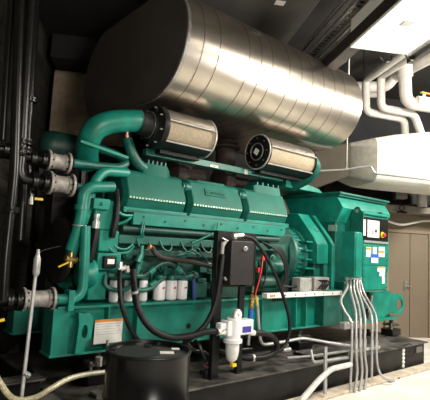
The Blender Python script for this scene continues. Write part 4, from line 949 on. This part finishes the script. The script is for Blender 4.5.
bpipe('black horizontal pipe feeding the upper grey bellows', [b1[0]-X*.6, b1[0]], .045, [(b1[0]-X*.03, X), (b1[0]-X*.12, X)])
bpipe('black horizontal pipe feeding the lowest grey bellows', [b3[0]-X*.6, b3[0]], .05, [(b3[0]-X*.03, X), (b3[0]-X*.1, X)])
bpipe('tall black vertical pipe at far left reaching down to the lowest bellows', [PY(20, -20, 3.7), PY(14, 175, 3.7), PY(5, 262, 3.7), PY(3, 300, 3.7)], .038, [(PY(11, 210, 3.7), Z)])
bpipe('thin glossy black vertical pipe left of the curved pipe', [PY(12, -20, 3.75), PY(2.5, 140, 3.75)], .028)
bpipe('black vertical pipe between the curved pipe and the dark wall', [PY(37, -20, 4.3), PY(20, 240, 4.3)], .042, [(PY(29, 100, 4.3), Z)])
bpipe('thin black drop pipe with yellow handled tap', [PY(29, 165, 3.9), PY(31, 203, 3.9)], .02)
bpipe('black cross pipe between the two vertical pipes at far left', [PY(-12, 147, 3.75), PY(10, 150, 3.75), PY(24, 153, 3.78)], .03, [(PY(6, 149, 3.75), X)])
c = PY(31, 198.5, 3.9); t = thing('drain_tap', 'small drain tap with bright yellow handle below black pipe', 'valve', c)
build('tap_body', MB().cyl(c-V3((0,0,.05)), c+V3((0,0,.04)), .022, seg=10), steel, t); build('lever', MB().bar(c+V3((.02,-.02,0)), PY(43, 199.5, 3.88), .02, .022), yellow, t, .004)
c = PY(0, 320, 3.7); tag(build('yellow_lever', MB().bar(PY(-6, 322, 3.6), PY(4.5, 319.5, 3.6), .02, .022), yellow, bevel=.004), 'yellow valve lever at left edge under the lowest bellows', 'lever')
# radiator / dark fan shroud
t = thing('fan_guard', 'dark round fan guard between the left pipes and green engine', 'fan guard', (1.55, 4.55, 1.1))
mb = MB(); c = PX(56, 250, 1.62)
mb.lathe(c, X, [(.02, 0), (.28, .0), (.31, .02), (.31, .05)], 36)
build('disc', mb, mat('fan_dark', (.022, .019, .016), .5), t)
mb = MB()
for k in range(5): mb.ring(c-X*.01, X, .06+.055*k, .003, 32, 4)
build('rings', mb, darkmetal, t)
# dark radiator frame behind
t = thing('radiator_frame', 'tall dark steel frame with cross bars standing behind the left pipes', 'frame', room(6.4, -1.2, 0))
mb = MB()
for v in (-1.3, -1.02, -.75): mb.bar(room(6.3, v, 0), room(6.3, v, 3.0), .06, .06, V3((1,0,0)))
for z in (1.0, 1.5, 2.1, 2.9): mb.bar(room(6.3, -1.35, z), room(6.3, -.7, z), .05, .08)
build('frame', mb, darkmetal, t, .004)
build('panel', MB().obox(room(6.38, -1.03, 1.4), RU, RV, Z, .02, .34, 1.35), mat('panel_dark', (.018, .016, .014), .5), t)
# pale strip high on left
tag(build('pale_panel', MB().prism([PY(21, -6, 4.4), PY(28.5, -6, 4.4), PY(24.5, 41, 4.4), PY(19.5, 34, 4.4)], (0, .02, 0)), mat('pale_tan', (.28, .25, .21), .7)), 'narrow pale vertical strip high among the left black pipes', 'strip')
# grey leaning pole with handle
t = thing('hand_pump_pole', 'thin grey leaning pole with thicker handle beside the lowest bellows', 'pole', PY(22, 398, 3.42))
build('pole', MB().cyl(PY(35.5, 275, 3.5), PY(21, 402, 3.35), .013, seg=10), conduit, t)
build('handle', MB().lathe(PY(35.7, 276, 3.5), PY(37.5, 257, 3.5)-PY(35.7, 276, 3.5), [(.018, 0), (.027, .02), (.027, .13), (.016, .16), (.012, .20)], 12), conduit, t)
build('cord', MB().tube(smooth_path([PY(37.6, 256, 3.5), PY(42, 251, 3.55), PY(52, 248, 3.65), PY(60, 246, 3.75)]), .005, 6), rubber, t)
build('clamp', MB().cyl(PY(24, 373, 3.38), PY(29, 376, 3.38), .022, seg=8), steel, t)
# clear hose
pipe('clear_hose', 'yellowish braided clear hose snaking over the tank edge beside the drum', 'hose', [PY(-8, 366, 3.0), PY(0, 383, 3.0), PY(14, 399, 3.05), PY(34, 398, 3.1), PY(50, 389, 3.2), PY(68, 379, 3.28), PY(88, 374, 3.34), PY(112, 371.5, 3.36)], .019, hosey, sm=True, seg=10)
# dark clutter at the lower left: lower steel channel and plates
t = thing('steel_channel', 'dusty black steel channel lying left of the tank below the skid end', 'channel', (1.35, 4.2, .3))
build('web', MB().box(.7, 1.45, 3.5, 3.62, .16, .36).box(.9, 1.46, 3.9, 4.02, .2, .42), tankblack, t, .006)
build('flange', MB().box(.68, 1.47, 3.46, 3.66, .36, .375).box(.88, 1.48, 3.86, 4.06, .42, .435), tankdust, t, .003)
S('trim_5', MB().box(-.2, 3.0, 2.75, 6.5, .001, .012), mat('dark_floor_sheet', (.02, .019, .018), .5))  # thin dark sheet over the left part of the floor
S('added_dark_sheet', MB().box(3.0, 6.4, 5.32, 5.95, .001, .012), bpy.data.materials['dark_floor_sheet'], bevel=.002)  # unseen dark sheet, added to darken the reflection in the silencer underside
t = thing('angle_bracket', 'grey dusty flat bracket on the tank below the near skid end', 'bracket', (1.6, 3.5, TZ))
build('plate', MB().prism([PZ(30, 368, TZ+.06), PZ(38, 364, TZ+.06), PZ(48, 378, TZ+.06), PZ(40, 384, TZ+.06)], (0,0,.02)), tankdust, t, .004)
t = thing('anchor_stud', 'short steel stud with nut in the gap left of the drum', 'bolt', PY(99, 366, 3.5))
build('stud', MB().cyl(PY(98.5, 366, 3.55), PY(99, 357, 3.55), .03, seg=10), steel, t)
build('stud_base', MB().box(PY(95, 366, 3.55).x, PY(104, 366, 3.55).x, 3.48, 3.62, TZ, TZ+.03), steel, t)
pipe('cover_bolt', 'thin steel rod sticking up from behind the drum lid', 'rod', [PY(107, 352, 3.5), PY(107.5, 340, 3.5)], .012, steel, seg=8)

# ------------------------------------------------------------------ dark backdrop sheet before the back wall, behind the engine
S('wall_backdrop', MB().obox(room(8.3, .2, 1.5), RU, RV, Z, .03, 1.7, 1.5), darkwall).name = 'wall_rear'

# ------------------------------------------------------------------ lights
def area(name, loc, target, size, power, col, sy=None):
    l = bpy.data.lights.new(name, 'AREA'); l.energy = power; l.color = col; l.size = size
    if sy: l.shape = 'RECTANGLE'; l.size_y = sy
    o_ = bpy.data.objects.new(name, l); COL.objects.link(o_); o_.location = loc
    o_.rotation_euler = (V3(target)-V3(loc)).to_track_quat('-Z', 'Y').to_euler(); return o_
area('key_light', (5.2, .6, 4.2), (5.6, 4.2, 1.2), 1.4, 190, (1, .93, .82), .5)
area('right_light', (8.2, 1.2, 4.0), (7.0, 4.2, 1.0), 1.2, 250, (1, .94, .84), .6)
area('fill_light', (1.6, -1.0, 2.9), (3.0, 4.0, 1.1), 1.4, 100, (1, .93, .84), .8)
area('low_fill', (.9, -.5, 1.5), (2.6, 4.0, 1.0), .9, 42, (1, .96, .9), .6)
area('duct_fill', (5.6, 1.2, 2.9), room(4.2, 3.1, 4.2), .6, 110, (1, .95, .88), .3)  # added lamp, aimed up to brighten the white ceiling duct
w = bpy.data.worlds.new('world'); sc.world = w; w.use_nodes = True
w.node_tree.nodes['Background'].inputs[0].default_value = (.9, .82, .7, 1); w.node_tree.nodes['Background'].inputs[1].default_value = .06
